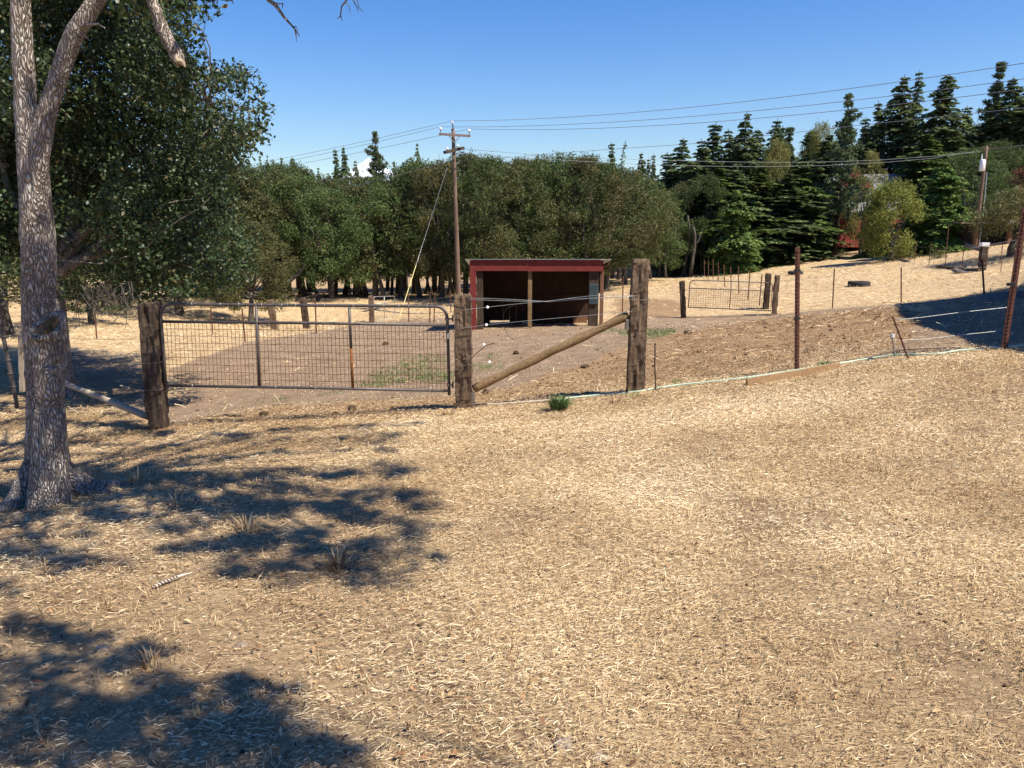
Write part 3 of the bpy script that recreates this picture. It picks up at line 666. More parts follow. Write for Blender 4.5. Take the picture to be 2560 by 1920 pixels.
# conifers on the skyline behind the wood
LC = [(664,383,95,1,.9),(681,381,95,3,.6),(716,388,88,0,1.6),(745,390,90,2,2.2),(805,413,95,3,.8),(848,368,92,1,1.8),(869,362,90,0,1.9),(898,395,95,3,1.2),(991,398,95,1,.9),(1050,350,85,3,.8),
      (1524,352,85,1,1.9),(1596,378,88,0,2.2),(1614,392,92,3,1.2),(1627,382,90,1,1.4),(560,398,100,1,1.0),(610,405,95,2,1.5)]
for i, (px, py, Y, k, wd) in enumerate(LC):
    plant(firs[k], px, Y, py, f"distant fir top poking above the wood, {ORD[i]} from the left" if px < 1500 and px > 620 else f"fir top above the {'right' if px>1000 else 'left'} end of the wood near {['the big oak','the pole','the snag','the shed'][i%4]}" , 'conifers beyond the wood', 'fir tree', wid=wd, rz=R.uniform(0, 6))
plant(pines[0], 949, 88, 327, 'tall bushy pine above the wood beside the snowy mountain', 'conifers beyond the wood', 'pine tree', wid=2.5, rz=1)
plant(snag, 1543, 85, 348, 'thin almost bare snag standing above the wood', 'conifers beyond the wood', 'dead tree', wid=.9, rz=.4, lean=.04)
# right-hand grove
RC = [(1663,378,76,1,2.2),(1695,342,74,0,2.4),(1743,345,75,3,1.8),(1769,304,78,1,2.6),(1810,318,76,3,1.7),(1847,276,74,0,2.0),(1871,320,78,2,2.2),(1915,290,76,3,1.5),(1938,312,80,1,2.3),
      (2010,322,76,2,2.4),(2050,330,72,0,2.4),(2138,290,84,1,1.8),(2168,250,84,3,1.7),(2218,185,84,0,2.9),(2253,172,88,3,1.3),(2316,183,80,2,3.0),(2381,262,84,1,1.8),(2479,190,78,0,2.8),(2518,206,80,2,2.4),(2556,200,76,0,3.0),(2600,180,78,1,3),
      (1720,400,68,2,2.6),(1785,400,66,0,2.8),(1830,420,66,2,3.0),(1890,410,67,0,2.9),(1955,430,66,1,2.8),(1990,400,68,2,2.8),(2290,330,74,0,3.0),(2350,320,78,2,2.8),(2430,300,80,1,2.6)]
for i, (px, py, Y, k, wd) in enumerate(RC):
    plant(firs[k], px, Y, py, f"{['dark','dense','ragged'][i%3]} green fir in the right-hand grove, {ORD[i]} counted along its {'back' if Y>70 else 'front'} row", 'firs of the right-hand grove', 'fir tree', wid=wd*1.55, rz=R.uniform(0, 6), lean=.06 if px == 1915 else 0, mt='fir_light' if (Y < 69 and i % 2 == 0) or px in (2290, 2010) else None)
for i, (px, top) in enumerate([(1700,425),(1762,392),(1822,372),(1885,362),(1950,350),(2015,352),(2085,338),(2150,322),(2215,292),(2282,300),(2350,318),(2412,306),(2470,278),(2535,258)]):
    if i % 3 == 1: plant(firs[(i*2) % 4], px, 88+i % 4, top-12, f'shaded fir filling the rear of the right-hand grove, {ORD[i]} rear tree from the left', 'rear trees of the right-hand grove', 'fir tree', wid=3.4, rz=R.uniform(0, 6))
    else: plant(oaks[i % 5], px, 88+i % 4, top, f'leafy rear tree of the right-hand grove, {ORD[i]} rear tree from the left', 'rear trees of the right-hand grove', 'tree', wid=4.2, rz=R.uniform(0, 6))
plant(pines[1], 2446, 80, 154, 'tallest open crowned pine left of the pole with the transformer', 'pines of the right-hand grove', 'pine tree', wid=2.6, rz=2)
plant(pines[0], 2088, 67, 232, 'blue green pine rising alone in the middle of the right-hand grove', 'pines of the right-hand grove', 'pine tree', wid=2.4, rz=3)
plant(pines[1], 1950, 78, 318, 'pine behind the yellowing trees of the grove', 'pines of the right-hand grove', 'pine tree', wid=2, rz=.5)
for i, (px, Y, top, wd, k, mt, lb) in enumerate([
        (1925,70,345,2.2,0,'yellow_leaf','yellowing broadleaf tree between dark firs above the red post'),
        (2030,74,300,2.2,1,'yellow_leaf','tall yellowing tree top left of the blue green pine'),
        (2150,66,372,1.9,2,'yellow_leaf','pale yellowing tree right of the blue green pine'),
        (1755,64,430,2.4,3,'oak_far','oak standing behind the distant silver gate'),
        (1700,66,450,2.6,4,None,'dark oak left of the distant silver gate'),
        (1650,64,470,2.2,0,None,'rounded oak at the right end of the wood'),
        (2410,62,365,3.4,1,None,'broad blue green oak behind the pole with the transformer'),
        (2480,66,345,3.4,3,None,'broad oak at the right behind the utility pole guy wire'),
        (2565,60,400,3.0,4,'rust_leaf','reddish brown tree at the right edge of the grove')]):
    plant(oaks[k], px, Y, top, lb, 'broadleaf trees of the right-hand grove', 'tree', wid=wd, rz=R.uniform(0, 6), mt=mt)
# yellow green maple, light green fir, olive tree near the fence
mp = oak_proto(150, 6.2, 2.4, 0, .12, .16, 420, 60, 'maple'); mp.name = 'maple_tree'
plant(mp, 2226, 56, 448, 'yellow green maple glowing in the sun in front of the house', None, 'maple tree', wid=2.1, rz=1)
lf = fir_proto(250, 10, 3.2, 'fir', 'fir_light', 1.5)
plant(lf, 2335, 58, 395, 'light green fir with drooping boughs right of the maple', None, 'fir tree', wid=2.9, rz=2)
lf2 = fir_proto(251, 8, 2.6, 'fir', 'fir_light', 1.3)
plant(lf2, 1838, 60, 470, 'bright green young fir behind the row of rusty fence posts', None, 'fir tree', wid=2.1, rz=2)
plant(lf2, 2285, 61, 452, 'light green young fir close behind the maple', None, 'fir tree', wid=1.9, rz=4)
plant(lf2, 2188, 63, 470, 'narrow light fir between the maple and the red house', None, 'fir tree', wid=1.5, rz=1)
ol = oak_proto(160, 4.2, 1.9, .05, .22, .12, 330, 44, 'olive'); ol.name = 'olive_green_tree'
plant(ol, 2526, 44, 462, 'small olive green tree with several thin stems beside the right fence', None, 'small tree', wid=2.1, rz=0)
# left middle distance oaks
md = [(441,38,470,3.8,.0,'mid green oak on the field behind the left gate post'),(618,38,545,2.2,.1,'small leaning oak beyond the top rail of the gate'),(217,32,640,2.0,.05,'young oak behind the drooping dead twigs'),
      (10,27,420,3.0,0,'pale trunked oak at the left edge of the photo'),(330,46,420,4.0,0,'oak far behind the left gate post'),(150,50,450,4.2,0,'oak seen behind the big forked trunk'),(540,44,500,2.8,0,'oak between the gate and the wood'),
      (-60,40,300,4.5,0,'oak beyond the left edge of the field')]
for i, (px, Y, top, wd, ln, lb) in enumerate(md):
    plant(oaks[(i+1) % 5], px, Y, top, lb, 'oaks on the left of the field', 'oak tree', wid=wd, rz=R.uniform(0, 6), lean=-ln)

# --- near oak whose crown fills the upper left --------------------------------------
CROWN = [(40,-420),(420,-420),(470,-60),(500,10),(440,90),(470,150),(540,185),(560,170),(620,190),(640,240),(650,330),(620,385),(560,430),(560,500),(600,560),(625,650),(590,705),(480,728),(360,735),(300,750),(240,770),
         (170,735),(60,715),(-60,700),(-320,650),(-320,-420)]
def near_oak():
    rng = np.random.default_rng(55); rnd = random.Random(55)
    base = Vector((-9.3, 15.2, h(-9.3, 15.2))); t = empty('oak_tree', base)
    cl = []
    while len(cl) < 340:
        px, py = rng.uniform(-320, 660), rng.uniform(-420, 770)
        if not inpoly(np.array([px]), np.array([py]), CROWN)[0]: continue
        c = min(1, abs(px-130)/520); Y = rng.uniform(12.8+1.5*c, 17.8-1.6*c)
        p = at(px, py, Y); r = rng.uniform(.45, .85)
        e = 45
        if not all(inpoly(np.array([px+a]), np.array([py+b_]), CROWN)[0] for a, b_ in ((e, 0), (0, e), (0, -e))): r = rng.uniform(.28, .42)
        cl.append((p.x, p.y, p.z, r))
    n0 = len(cl)
    while len(cl) < n0+110:
        px, py = rng.uniform(-300, 560), rng.uniform(-420, 700)
        if not all(inpoly(np.array([px+a]), np.array([py+b_]), CROWN)[0] for a, b_ in ((75, 0), (0, 70), (0, -70), (-60, 0))): continue
        p = at(px, py, rng.uniform(16.5, 20)); cl.append((p.x, p.y, p.z, rng.uniform(.8, 1.1)))
    # outline tufts
    for (px, py, r) in [(600,205,.35),(632,240,.35),(643,290,.32),(650,335,.26),(628,365,.3),(560,200,.35),(520,260,.45),(575,290,.45),(585,340,.4),(545,380,.4),(470,130,.35),(500,170,.3),(455,95,.35),(430,40,.35),
                        (520,15,.25),(490,35,.22),(395,20,.4),(600,600,.4),(615,655,.4),(585,690,.35),(530,700,.4),(560,560,.4),(540,480,.4),(470,715,.4),(400,725,.4),(330,735,.35),(215,755,.3),(500,640,.5),(450,600,.5),(550,640,.5)]:
        p = at(px, py, rng.uniform(13, 14.6)); cl.append((p.x, p.y, p.z, r))
    cl = np.array(cl)
    V, Fq, ti = clump_leaves(cl, 1150, .09, rng, rosette=5, aspect=.55)
    raw_mesh('crown', V-np.array(base), Fq, M['oak'], t, ti)
    b = MB(); fork = base+Vector((.1, 0, 2.4))
    b.tube([base-Vector((0, 0, .3)), base, base+Vector((.05, 0, 1.2)), fork], [.42, .33, .27, .25], 16)
    hubs = [fork+Vector(v) for v in [(2.2, 1.0, 2.0), (1.0, 1.5, 3.6), (3.0, 1.6, 3.2), (-1.2, 1.0, 2.8), (1.8, .9, .9), (0, 1.0, 5.6)]]
    for hb in hubs:
        b.tube(limb_path(fork, hb, rnd, .1, 6), [.14, .115, .095, .08, .07, .06, .05], 8, False)
    subs = []
    for k in rnd.sample(range(len(cl)), 42):
        c = Vector(cl[k][:3]); hb = min(hubs, key=lambda q: (q-c).length); subs.append(c)
        b.tube(limb_path(hb, c, rnd, .12, 5), [.05, .04, .034, .028, .022, .016], 5, False)
    for k in range(0, len(cl), 2):
        c = Vector(cl[k][:3]); hb = min(subs, key=lambda q: (q-c).length)
        b.tube(limb_path(hb, c, rnd, .12, 4), [.016, .013, .010, .007, .003], 4, False)
    b.build('trunk', M['bark'], t, True)
    # drooping dead twigs
    tw = MB()
    for i in range(46):
        p0 = at(rnd.uniform(190, 330), rnd.uniform(700, 745), rnd.uniform(12.5, 13.5)); p1 = p0+Vector((rnd.uniform(-.25, .35), rnd.uniform(-.2, .2), -rnd.uniform(.15, .62)))
        q = limb_path(p0, p1, rnd, .12, 4); tw.tube(q, [.010, .009, .007, .005, .003], 4, False)
        for s in (1, 2, 3): tw.tube([q[s], q[s]+Vector((rnd.uniform(-.13, .13), 0, -rnd.uniform(.02, .15)))], [.005, .002], 4, False)
    o = tw.build('dead_twigs', M['bark_far'], t); 
    tag(t, 'large dark green oak whose crown fills the upper left behind the forked trunk', 'oak tree')
near_oak()

# --- foreground forked oak ------------------------------------------------------------
def fg_oak():
    rng = np.random.default_rng(77); rnd = random.Random(77); Yt = 6.1
    base = ground_at(110, 1232); base.y = Yt; base = Vector((base.x, Yt, h(base.x, Yt)))
    t = empty('forked_oak_tree', base)
    k = Yt/F*.90
    def pr(p, r): return r*(p.y*CP-(p.z-CAMZ)*SP)/F*.86
    b = MB()
    prof = [(114,1330,112),(114,1275,98),(114,1242,82),(116,1215,70),(118,1185,62),(120,1150,58),(112,1080,50),(106,1000,45),(100,900,42),(99,820,42.5),(99,740,43),(97,650,43.5),(93,560,43),(87,470,42),(84,400,41),(80,330,40),(64,262,29),(60,180,28),(55,80,27),(50,-20,25),(40,-150,23),(30,-300,19)]
    pts, rs = [], []
    for i in range(len(prof)-1):
        for s in range(6):
            f = s/6; px, py, r = [prof[i][q]*(1-f)+prof[i+1][q]*f for q in range(3)]
            pts.append(at(px, py, Yt+.05)); rs.append(pr(pts[-1], r))
    b.tube(pts, rs, 56, False)
    p2 = [(92,520,8),(95,460,18),(98,420,25),(104,350,29),(112,300,26),(124,255,24.5),(139,211,24.5),(165,139,25),(190,76,25),(224,25,24),(253,-20,23),(290,-90,21),(330,-170,18),(380,-260,15)]
    pts, rs = [], []
    for i in range(len(p2)-1):
        for s in range(6):
            f = s/6; px, py, r = [p2[i][q]*(1-f)+p2[i+1][q]*f for q in range(3)]
            pts.append(at(px, py, Yt-.02)); rs.append(pr(pts[-1], r))
    b.tube(pts, rs, 40, False)
    # root flares
    bc = at(118, 1240, Yt+.02); bc.z = h(bc.x, bc.y)
    for a, L in ((.62, .8), (.1, .6), (-1.9, .45)):
        q = []
        for f, zz in ((.10, .36), (.18, .19), (.27, .07), (.37, .015), (.6, .0), (1.0, -.06)):
            r_ = f if f < .45 else .4+(f-.4)*(L-.4)/.6
            e = bc+Vector((math.cos(a)*r_, math.sin(a)*r_, 0)); q.append(Vector((e.x, e.y, (h(e.x, e.y) if f > .3 else bc.z)+zz)))
        b.tube(q, [.05, .075, .08, .07, .05, .02], 14, False)
    # cut second stem fused to the front of the trunk
    sp = [(124,1300,66),(124,1240,56),(124,1190,49),(124,1100,42),(124,1028,38),(124,1012,33),(124,1000,36),(124,930,36),(122,914,39),(122,906,33),(122,896,37),(122,860,37),(121,838,40)]
    pts, rs = [], []
    for i in range(len(sp)-1):
        for s in range(5):
            f = s/5; px, py, r = [sp[i][q]*(1-f)+sp[i+1][q]*f for q in range(3)]
            pts.append(at(px, py, Yt-.27)); rs.append(r*k)
    pts.append(at(121, 830, Yt-.27)); rs.append(40*k)
    b.tube(pts, rs, 40, False)
    def dsp(p):
        d = noise.noise(Vector((p.x*3.1, p.y*3.1, p.z*1.7)))*.022+noise.noise(Vector((p.x*14, p.y*14, p.z*6)))*.010+noise.noise(Vector((p.x*45, p.y*45, p.z*20)))*.006
        c = at(105, 900, Yt); v = Vector((p.x-c.x, p.y-c.y, 0)); return v.normalized()*d*(1 if p.z < 1.6 else .55)
    b.displace(dsp)
    b.build('trunk', M['bark'], t, True)
    # hollow broken top of the cut stem: rim and exposed heartwood
    c = at(121, 826, Yt-.27); rim = MB(); n = 44
    for i in range(n):
        a = 2*math.pi*i/n; tl = .085*math.sin(a+.25)+.022*noise.noise(Vector((i*.7, 0, 0)))
        for rr, zz in ((.118, -.09), (.134, tl-.02), (.130, tl+.022), (.108, tl+.018), (.088, tl-.03)):
            rim.v.append(c+Vector((math.cos(a)*rr, math.sin(a)*rr, zz+.03)))
    for i in range(n):
        for q in range(4):
            rim.f.append((i*5+q, ((i+1) % n)*5+q, ((i+1) % n)*5+q+1, i*5+q+1))
    rim.displace(lambda p: nvec(p, 22, .010)); rim.build('broken_rim', M['bark'], t, True)
    hw = MB(); m_ = 28
    for k_, f_ in enumerate((.12, .4, .7, 1.0)):
        for i in range(m_):
            a = 2*math.pi*i/m_; rr = .102*f_; hw.v.append(c+Vector((math.cos(a)*rr, math.sin(a)*rr, .02+.085*f_*math.sin(a+.25)-.035*(1-f_*f_)*(1 if math.cos(a) > .2 else -.3)+.012*noise.noise(Vector((i*.9, k_*1.3, 0))))))
    for k_ in range(3):
        for i in range(m_): hw.f.append((k_*m_+i, k_*m_+(i+1) % m_, (k_+1)*m_+(i+1) % m_, (k_+1)*m_+i))
    hw.f.append(tuple(range(m_))); hw.build('exposed_heartwood', M['heartwood'], t)
    # small dead spur and twigs on the trunk
    s = MB(); s.tube([at(140, 830, Yt), at(150, 800, Yt), at(146, 775, Yt), at(141, 745, Yt)], [.035, .026, .016, .006], 8)
    s.build('dead_spur', M['bark'], t, True); s = MB()
    s.tube([at(190, 78, Yt), at(215, 62, Yt-.1), at(245, 60, Yt-.15), at(262, 70, Yt-.2)], [.02, .012, .008, .004], 6)
    s.tube([at(190, 84, Yt), at(208, 88, Yt-.2), at(222, 98, Yt-.2)], [.015, .008, .004], 6)
    s.build('dead_spur', M['bark'], t, True)
    # crown: mostly unseen clumps, placed up the sun line to cast the shade spots
    tops = [at(30, -300, Yt), at(380, -260, Yt)]
    shade = [(30,1010,.5),(120,1020,.5),(240,1010,.4),(60,1110,.6),(200,1110,.45),(320,1075,.45),(430,1085,.4),(560,1098,.45),(660,1082,.4),(760,1078,.35),(880,1070,.3),(980,1066,.28),
             (260,1180,.45),(400,1180,.4),(480,1210,.42),(600,1205,.45),(720,1195,.45),(820,1190,.4),(900,1185,.33),(980,1165,.2),(330,1250,.38),(450,1280,.4),(560,1290,.4),(680,1262,.42),(780,1265,.38),(880,1275,.35),(960,1290,.26),(1010,1310,.2),
             (620,1345,.34),(720,1340,.34),(820,1345,.34),(910,1360,.26),(760,1400,.26),(870,1420,.22),(120,1320,.36),(60,1390,.28),(170,1405,.22),(10,1300,.4),(230,1300,.4),(660,1140,.3),(520,1150,.3),(880,1130,.22),(1040,1240,.15),(960,1225,.2),(620,1420,.2)]
    shade += [(220,1010,.5),(300,1060,.45),(250,1120,.4),(60,1060,.5),(150,1000,.5),(20,1010,.5),(340,1000,.3),(240,1170,.3),(40,1180,.3),(20,1150,.35),(10,1230,.3),(170,1140,.4),(250,1230,.35),(330,1130,.35),(280,1090,.35),(1000,1090,.22),(940,1110,.25),(860,1100,.25),(1000,1180,.2),(1060,1260,.16),(930,1250,.25),(1000,1400,.2),(940,1440,.16),(700,1440,.2),(560,1380,.25),(200,965,.5),(280,990,.35),(100,960,.5),(20,930,.5),(180,1060,.45),(330,1035,.3),(60,1200,.4),(10,1060,.5),(420,1120,.3),(90,1265,.3),(150,1280,.3),(580,1040,.2),(760,1045,.2),(700,1100,.3)]
    S = Vector((.60, -.35, 1.0)); cl = []
    for (px, py, r) in [(110,1150,.26),(125,1040,.16),(105,960,.2),(120,885,.18),(90,620,.14),(95,700,.12),(150,190,.08)]:
        c = at(px, py, Yt-.1)+S*rng.uniform(5.2, 6); cl.append((c.x, c.y, c.z, r)); shade.insert(0, (px, py, r))
    for (px, py, r) in shade[7:]:
        g0 = ground_at(px, py)
        tt = rng.uniform(5.2, 6.6)
        for _ in range(30):
            c = g0+S*tt; qx, qy = proj(np.array([c.x, c.y, c.z-r*1.25]))
            if qy < -25 or qx < -60: break
            tt += .25
        cl.append((c.x, c.y, c.z, r))
    for (px, py, Y, r) in [(400,-20,7.2,.16),(440,5,7.3,.14),(330,-30,7.0,.22),(270,-60,6.9,.25),(380,30,7.4,.14),(350,10,7.2,.16),(470,-15,7.1,.14),(525,-8,7.0,.13),(550,5,7.1,.09),(300,15,7.4,.16),(455,55,7.6,.12),(470,85,7.7,.10)]:
        p = at(px, py, Y); cl.append((p.x, p.y, p.z, r))
    cl = np.array(cl)
    sub = []
    for (x, y, z, r) in cl[:len(shade)]:
        for _ in range(8):
            a = rng.uniform(0, 6.28); q = r*rng.uniform(.1, 1.25); st = 1.4
            sub.append((x+math.cos(a)*q*st, y+math.sin(a)*q*.8, z+rng.uniform(-.15, .25), r*rng.uniform(.16, .36)))
    V, Fq, ti = clump_leaves(np.array(sub), 4600, .085, rng, rosette=5, aspect=.6, squash=.5)
    V2, Fq2, ti2 = clump_leaves(cl[len(shade):], 2400, .07, rng, rosette=5, aspect=.55, squash=.6)
    Fq = np.concatenate([Fq, Fq2+len(V)]); V = np.concatenate([V, V2]); ti = np.concatenate([ti, ti2])
    raw_mesh('crown', V-np.array(base), Fq, M['oak'], t, ti)
    lb = MB()
    hubs = [tops[0]+Vector((.6, -.6, 1.0)), tops[1]+Vector((1.2, -.8, .9)), tops[1]+Vector((2.6, -1.2, 1.7)), tops[1]+Vector((1.0, -2.6, 1.6))]
    lb.tube(limb_path(tops[0], hubs[0], rnd, .05, 4), [.06, .055, .05, .045, .04], 8, False)
    for q in (1, 2, 3): lb.tube(limb_path(tops[1], hubs[q], rnd, .05, 4), [.048, .045, .04, .035, .03], 8, False)
    for st_, r0 in (([(40,1235),(60,1300),(78,1345),(112,1388),(170,1402),(235,1416)], .04), ([(250,1180),(420,1120),(700,1078),(1075,1060)], .035), ([(260,1160),(560,1112),(880,1092),(1040,1110)], .03),
                   ([(280,1210),(520,1195),(800,1165),(1010,1150)], .03), ([(300,1220),(560,1250),(820,1265),(1060,1300)], .03), ([(330,1230),(560,1300),(760,1370),(905,1440)], .03), ([(300,1150),(480,1090),(640,1040),(780,1022)], .025),
                   ([(100,1275),(112,1330),(108,1372),(92,1400)], .022), ([(160,1395),(190,1380),(240,1372)], .015)):
        P_ = [ground_at(*q)+S*5.6 for q in st_]  # unseen branches, shaped to cast the shadow streaks on the ground
        while min(proj(np.array(p))[1] > -25 and proj(np.array(p))[0] > 0 for p in P_ ) and False: pass
        P_ = [p if (proj(np.array(p))[1] < -30 or proj(np.array(p))[0] < -80) else p+S*2.2 for p in P_]
        Q_ = []
        for i in range(len(P_)-1):
            for f in range(5): Q_.append(P_[i].lerp(P_[i+1], f/5)+Vector((rnd.uniform(-.03, .03), rnd.uniform(-.03, .03), 0)))
        m_ = len(Q_); lb.tube(Q_, [r0*(1-.8*i/m_) for i in range(m_)], 6, False)
        for i in range(3, m_, 2):
            e = Q_[i]+Vector((rnd.uniform(-.5, .3), rnd.uniform(-.45, .45), rnd.uniform(-.1, .1))); lb.tube(limb_path(Q_[i], e, rnd, .1, 3), [.012, .010, .007, .003], 4, False)
    for k_ in range(len(shade)):
        c = Vector(cl[k_][:3]); hb = min(hubs, key=lambda q: (q-c).length)
        lb.tube(limb_path(hb, c, rnd, .08, 5), [.045, .038, .030, .022, .014, .005], 5, False)
    for (x, y, z, r) in sub[::2]:
        c = Vector((x, y, z)); k_ = min(cl[:len(shade)], key=lambda q: (q[0]-x)**2+(q[1]-y)**2); lb.tube(limb_path(Vector(k_[:3]), c, rnd, .15, 3), [.010, .008, .006, .003], 4, False)
    lb.build('branches', M['bark'], t, True)
    # broken hanging limb and bare twigs against the sky
    q = MB(); pp = [(330,-170,20),(360,-80,17),(375,-20,15),(392,35,15),(408,75,16),(424,105,17),(438,130,18),(446,150,17),(452,162,12)]
    pts = [at(a, b_, 6.9) for a, b_, _ in pp]; pf, rf = [], []
    for i in range(len(pts)-1):
        for s in range(5): f = s/5; pf.append(pts[i].lerp(pts[i+1], f)); rf.append((pp[i][2]*(1-f)+pp[i+1][2]*f)*6.9/F*.85)
    q.tube(pf, rf, 20); q.displace(lambda p: nvec(p, 9, .012)+nvec(p, 30, .010)); q.build('broken_limb', M['bark'], t, True)
    sp_ = MB()
    sp_.tube([at(446, 150, 6.88), at(458, 158, 6.85), at(463, 168, 6.85)], [.03, .02, .004], 7)
    sp_.tube([at(436, 140, 6.84), at(446, 156, 6.82)], [.03, .02], 7)
    sp_.build('torn_end', M['pale_wood'], t)
    tw = MB()
    def twig(pl, Y, r0):
        P_ = [at(a, b_, Y) for a, b_ in pl]; m = len(P_); tw.tube(P_, [r0*(1-.75*i/(m-1)) for i in range(m)], 6, False)
    twig([(640,-60),(672,0),(690,14),(700,28),(712,45),(728,62),(738,74)], 5.2, .016)
    twig([(738,74),(740,88),(741,104)], 5.2, .006); twig([(738,74),(745,84),(750,93)], 5.2, .005); twig([(730,66),(741,68),(746,78)], 5.2, .005)
    twig([(684,6),(700,10),(707,8)], 5.2, .006); twig([(707,8),(706,22)], 5.2, .005); twig([(640,-60),(560,-260)], 5.2, .018)
    twig([(880,-80),(868,-2),(854,16),(852,34),(850,42),(842,46)], 5.0, .007); twig([(851,38),(856,54)], 5.0, .004); twig([(864,6),(873,16),(876,33)], 5.0, .004)
    twig([(880,-80),(892,-8),(896,18),(908,30)], 5.0, .005); twig([(880,-6),(893,20),(897,32)], 5.0, .004); twig([(880,-80),(700,-380)], 5.0, .010)
    tw.build('bare_twigs', M['bark'], t)
    tag(t, 'pale forked oak trunk with a hollow cut stem in the left foreground', 'oak tree')
fg_oak()
# --- second oak standing behind the viewer; its crown shades the lower left ----------
def back_oak():
    rng = np.random.default_rng(88); rnd = random.Random(88)
    base = Vector((5.2, -3.6, h(5.2, -3.6))); t = empty('shade_oak_tree', base); S = Vector((.60, -.35, 1.0)); cl = []
    for (px, py, r) in [(70,1650,.13),(110,1690,.15),(150,1640,.12),(180,1600,.11),(60,1700,.12),(130,1720,.1),(5,1750,.12),(15,1790,.1),(20,1560,.08),(215,1600,.07),(120,1570,.08),
                        (215,1860,.13),(240,1830,.15),(290,1800,.15),(340,1775,.14),(300,1850,.14),(380,1810,.16),(390,1760,.12),(250,1760,.1),(450,1765,.13),(500,1760,.1),(420,1710,.09),(340,1640,.10),(380,1635,.07),(310,1660,.08),
                        (600,1725,.09),(640,1745,.11),(680,1730,.05),(560,1880,.13),(620,1870,.15),(680,1860,.14),(740,1875,.14),(800,1885,.12),(840,1900,.1),(660,1800,.10),(700,1785,.09),(640,1830,.1),(700,1915,.15),(600,1920,.15),(500,1910,.13),(420,1870,.12),
                        (470,1820,.12),(520,1800,.1),(0,1880,.1),(60,1890,.08),(120,1815,.05),(30,1470,.05)]:
        g0 = ground_at(px, py); c = g0+S*rng.uniform(4.6, 6.2); cl.append((c.x, c.y, c.z, r*.80))
    for i in range(46):
        a = rng.uniform(0, 6.28); q = rng.uniform(.5, 2.6); cl.append((5.6+math.cos(a)*q, -3.4+math.sin(a)*q*.9, rng.uniform(4, 7.5), rng.uniform(.4, .8)))
    cl = np.array(cl); ns_ = len(cl)-46; sub = []
    for (x, y, z, r) in cl[:ns_]:
        for _ in range(5):
            a = rng.uniform(0, 6.28); q = r*rng.uniform(.1, 1.25); sub.append((x+math.cos(a)*q*1.2, y+math.sin(a)*q*.9, z+rng.uniform(-.1, .2), r*rng.uniform(.22, .48)))
    V, Fq, ti = clump_leaves(np.array(sub), 7000, .07, rng, rosette=5, aspect=.6, squash=.5); V2, Fq2, ti2 = clump_leaves(cl[ns_:], 700, .09, rng)
    Fq = np.concatenate([Fq, Fq2+len(V)]); V = np.concatenate([V, V2]); ti = np.concatenate([ti, ti2])
    raw_mesh('crown', V-np.array(base), Fq, M['oak'], t, ti)
    b = MB(); fork = base+Vector((-.3, .2, 3.2))
    b.tube([base-Vector((0, 0, .3)), base, base+Vector((0, 0, 1.6)), fork], [.40, .30, .24, .21], 16)
    for k in range(len(cl)):
        b.tube(limb_path(fork, cl[k][:3], rnd, .08, 5), [.05, .035, .025, .018, .012, .005], 5, False)
    b.build('trunk', M['bark'], t, True)
    tag(t, 'oak standing behind the viewer whose crown shades the lower left ground', 'oak tree')
back_oak()

# ------------------------------------------------------------------ posts, gate, braces
def tie_post(name, a, b, wd, m, label, cat='post', group=None, rough=.012, div=(6, 6, 60), loc=None):
    a, b = Vector(a), Vector(b); mb = MB(); a2 = a-(b-a).normalized()*.25
    mb.beam(a2, b, wd, wd*.92, div)
    s0 = random.Random(label).uniform(0, 50)
    def d(p):
        v = Vector((p.x*1.0+s0, p.y, p.z*.35))
        o = nvec(v, 9, rough)+nvec(Vector((p.x+s0, p.y, p.z*.6)), 28, rough*.7); c = noise.noise(Vector((p.x*40+s0, p.y*40, p.z*3.5)))
        ax = a.lerp(b, (p.z-a.z)/(b.z-a.z)); r = Vector((p.x-ax.x, p.y-ax.y, 0))
        if c > .25: o -= r*(.12+(c-.25)*.5)
        # rounded, worn top edge
        if (b-p).length < wd*.8 and p.z > b.z-.03: o -= r*.10
        return o*(0 if False else 1)
    mb.displace(d); t = empty(name, a)
    mb.build('post_body' if name != 'wood_post' else 'body', m, t)
    tag(t, label, cat, group); return t
Yg = 11.4
def wrap(parent, a, b, wd, zfrac, m, tail=0, r=.004):
    a, b = Vector(a), Vector(b); c = a.lerp(b, zfrac); q = wd/2+.012; mb = MB()
    mb.tube([c+Vector((-q, -q, .0)), c+Vector((0, -q-.004, -.006)), c+Vector((q, -q, .004)), c+Vector((q, q, .0)), c+Vector((-q, q, .0)), c+Vector((-q, -q, 0))], r, 6)
    if tail: mb.tube([c+Vector((-q, -q, 0)), c+Vector((-q-.03, -q-.01, .02)), c+Vector((-q-.02, -q-.02, -.05))], r*.9, 6)
    return mb.build('wire_wrap', m, parent)
lp = (at(397, 1075, Yg), at(373, 757, Yg)); rp = (at(1160, 1020, Yg), at(1157, 737, Yg)); tpq = (at(1587, 985, Yg), at(1601, 648, Yg))
t = tie_post('gate_post', lp[0], lp[1], .255, M['tie_dark'], 'dark weathered timber post at the left end of the gate', 'fence post')
for z in (.55, .34): wrap(t, *lp, .265, z, M['wire'], 1)
t = tie_post('gate_post', rp[0], rp[1], .25, M['tie'], 'weathered square timber post carrying the gate hinges', 'fence post')
for z in (.955, .84, .69, .52, .33, .13): wrap(t, *rp, .26, z, M['wire_rust'])
mb = MB(); mb.beam(at(1183, 1012, Yg-.05), at(1183, 982, Yg-.05), .05, .09); mb.build('wood_block', M['grey_wood'], t)
t = tie_post('fence_post', tpq[0], tpq[1], .245, M['tie'], 'tall heavy timber post right of the diagonal brace', 'fence post', rough=.015)
wrap(t, *tpq, .255, .715, M['wire'])
mb = MB(); mb.beam(at(1567, 824, Yg-.05), at(1568, 797, Yg-.05), .055, .09); mb.build('wood_block', M['grey_wood'], t)
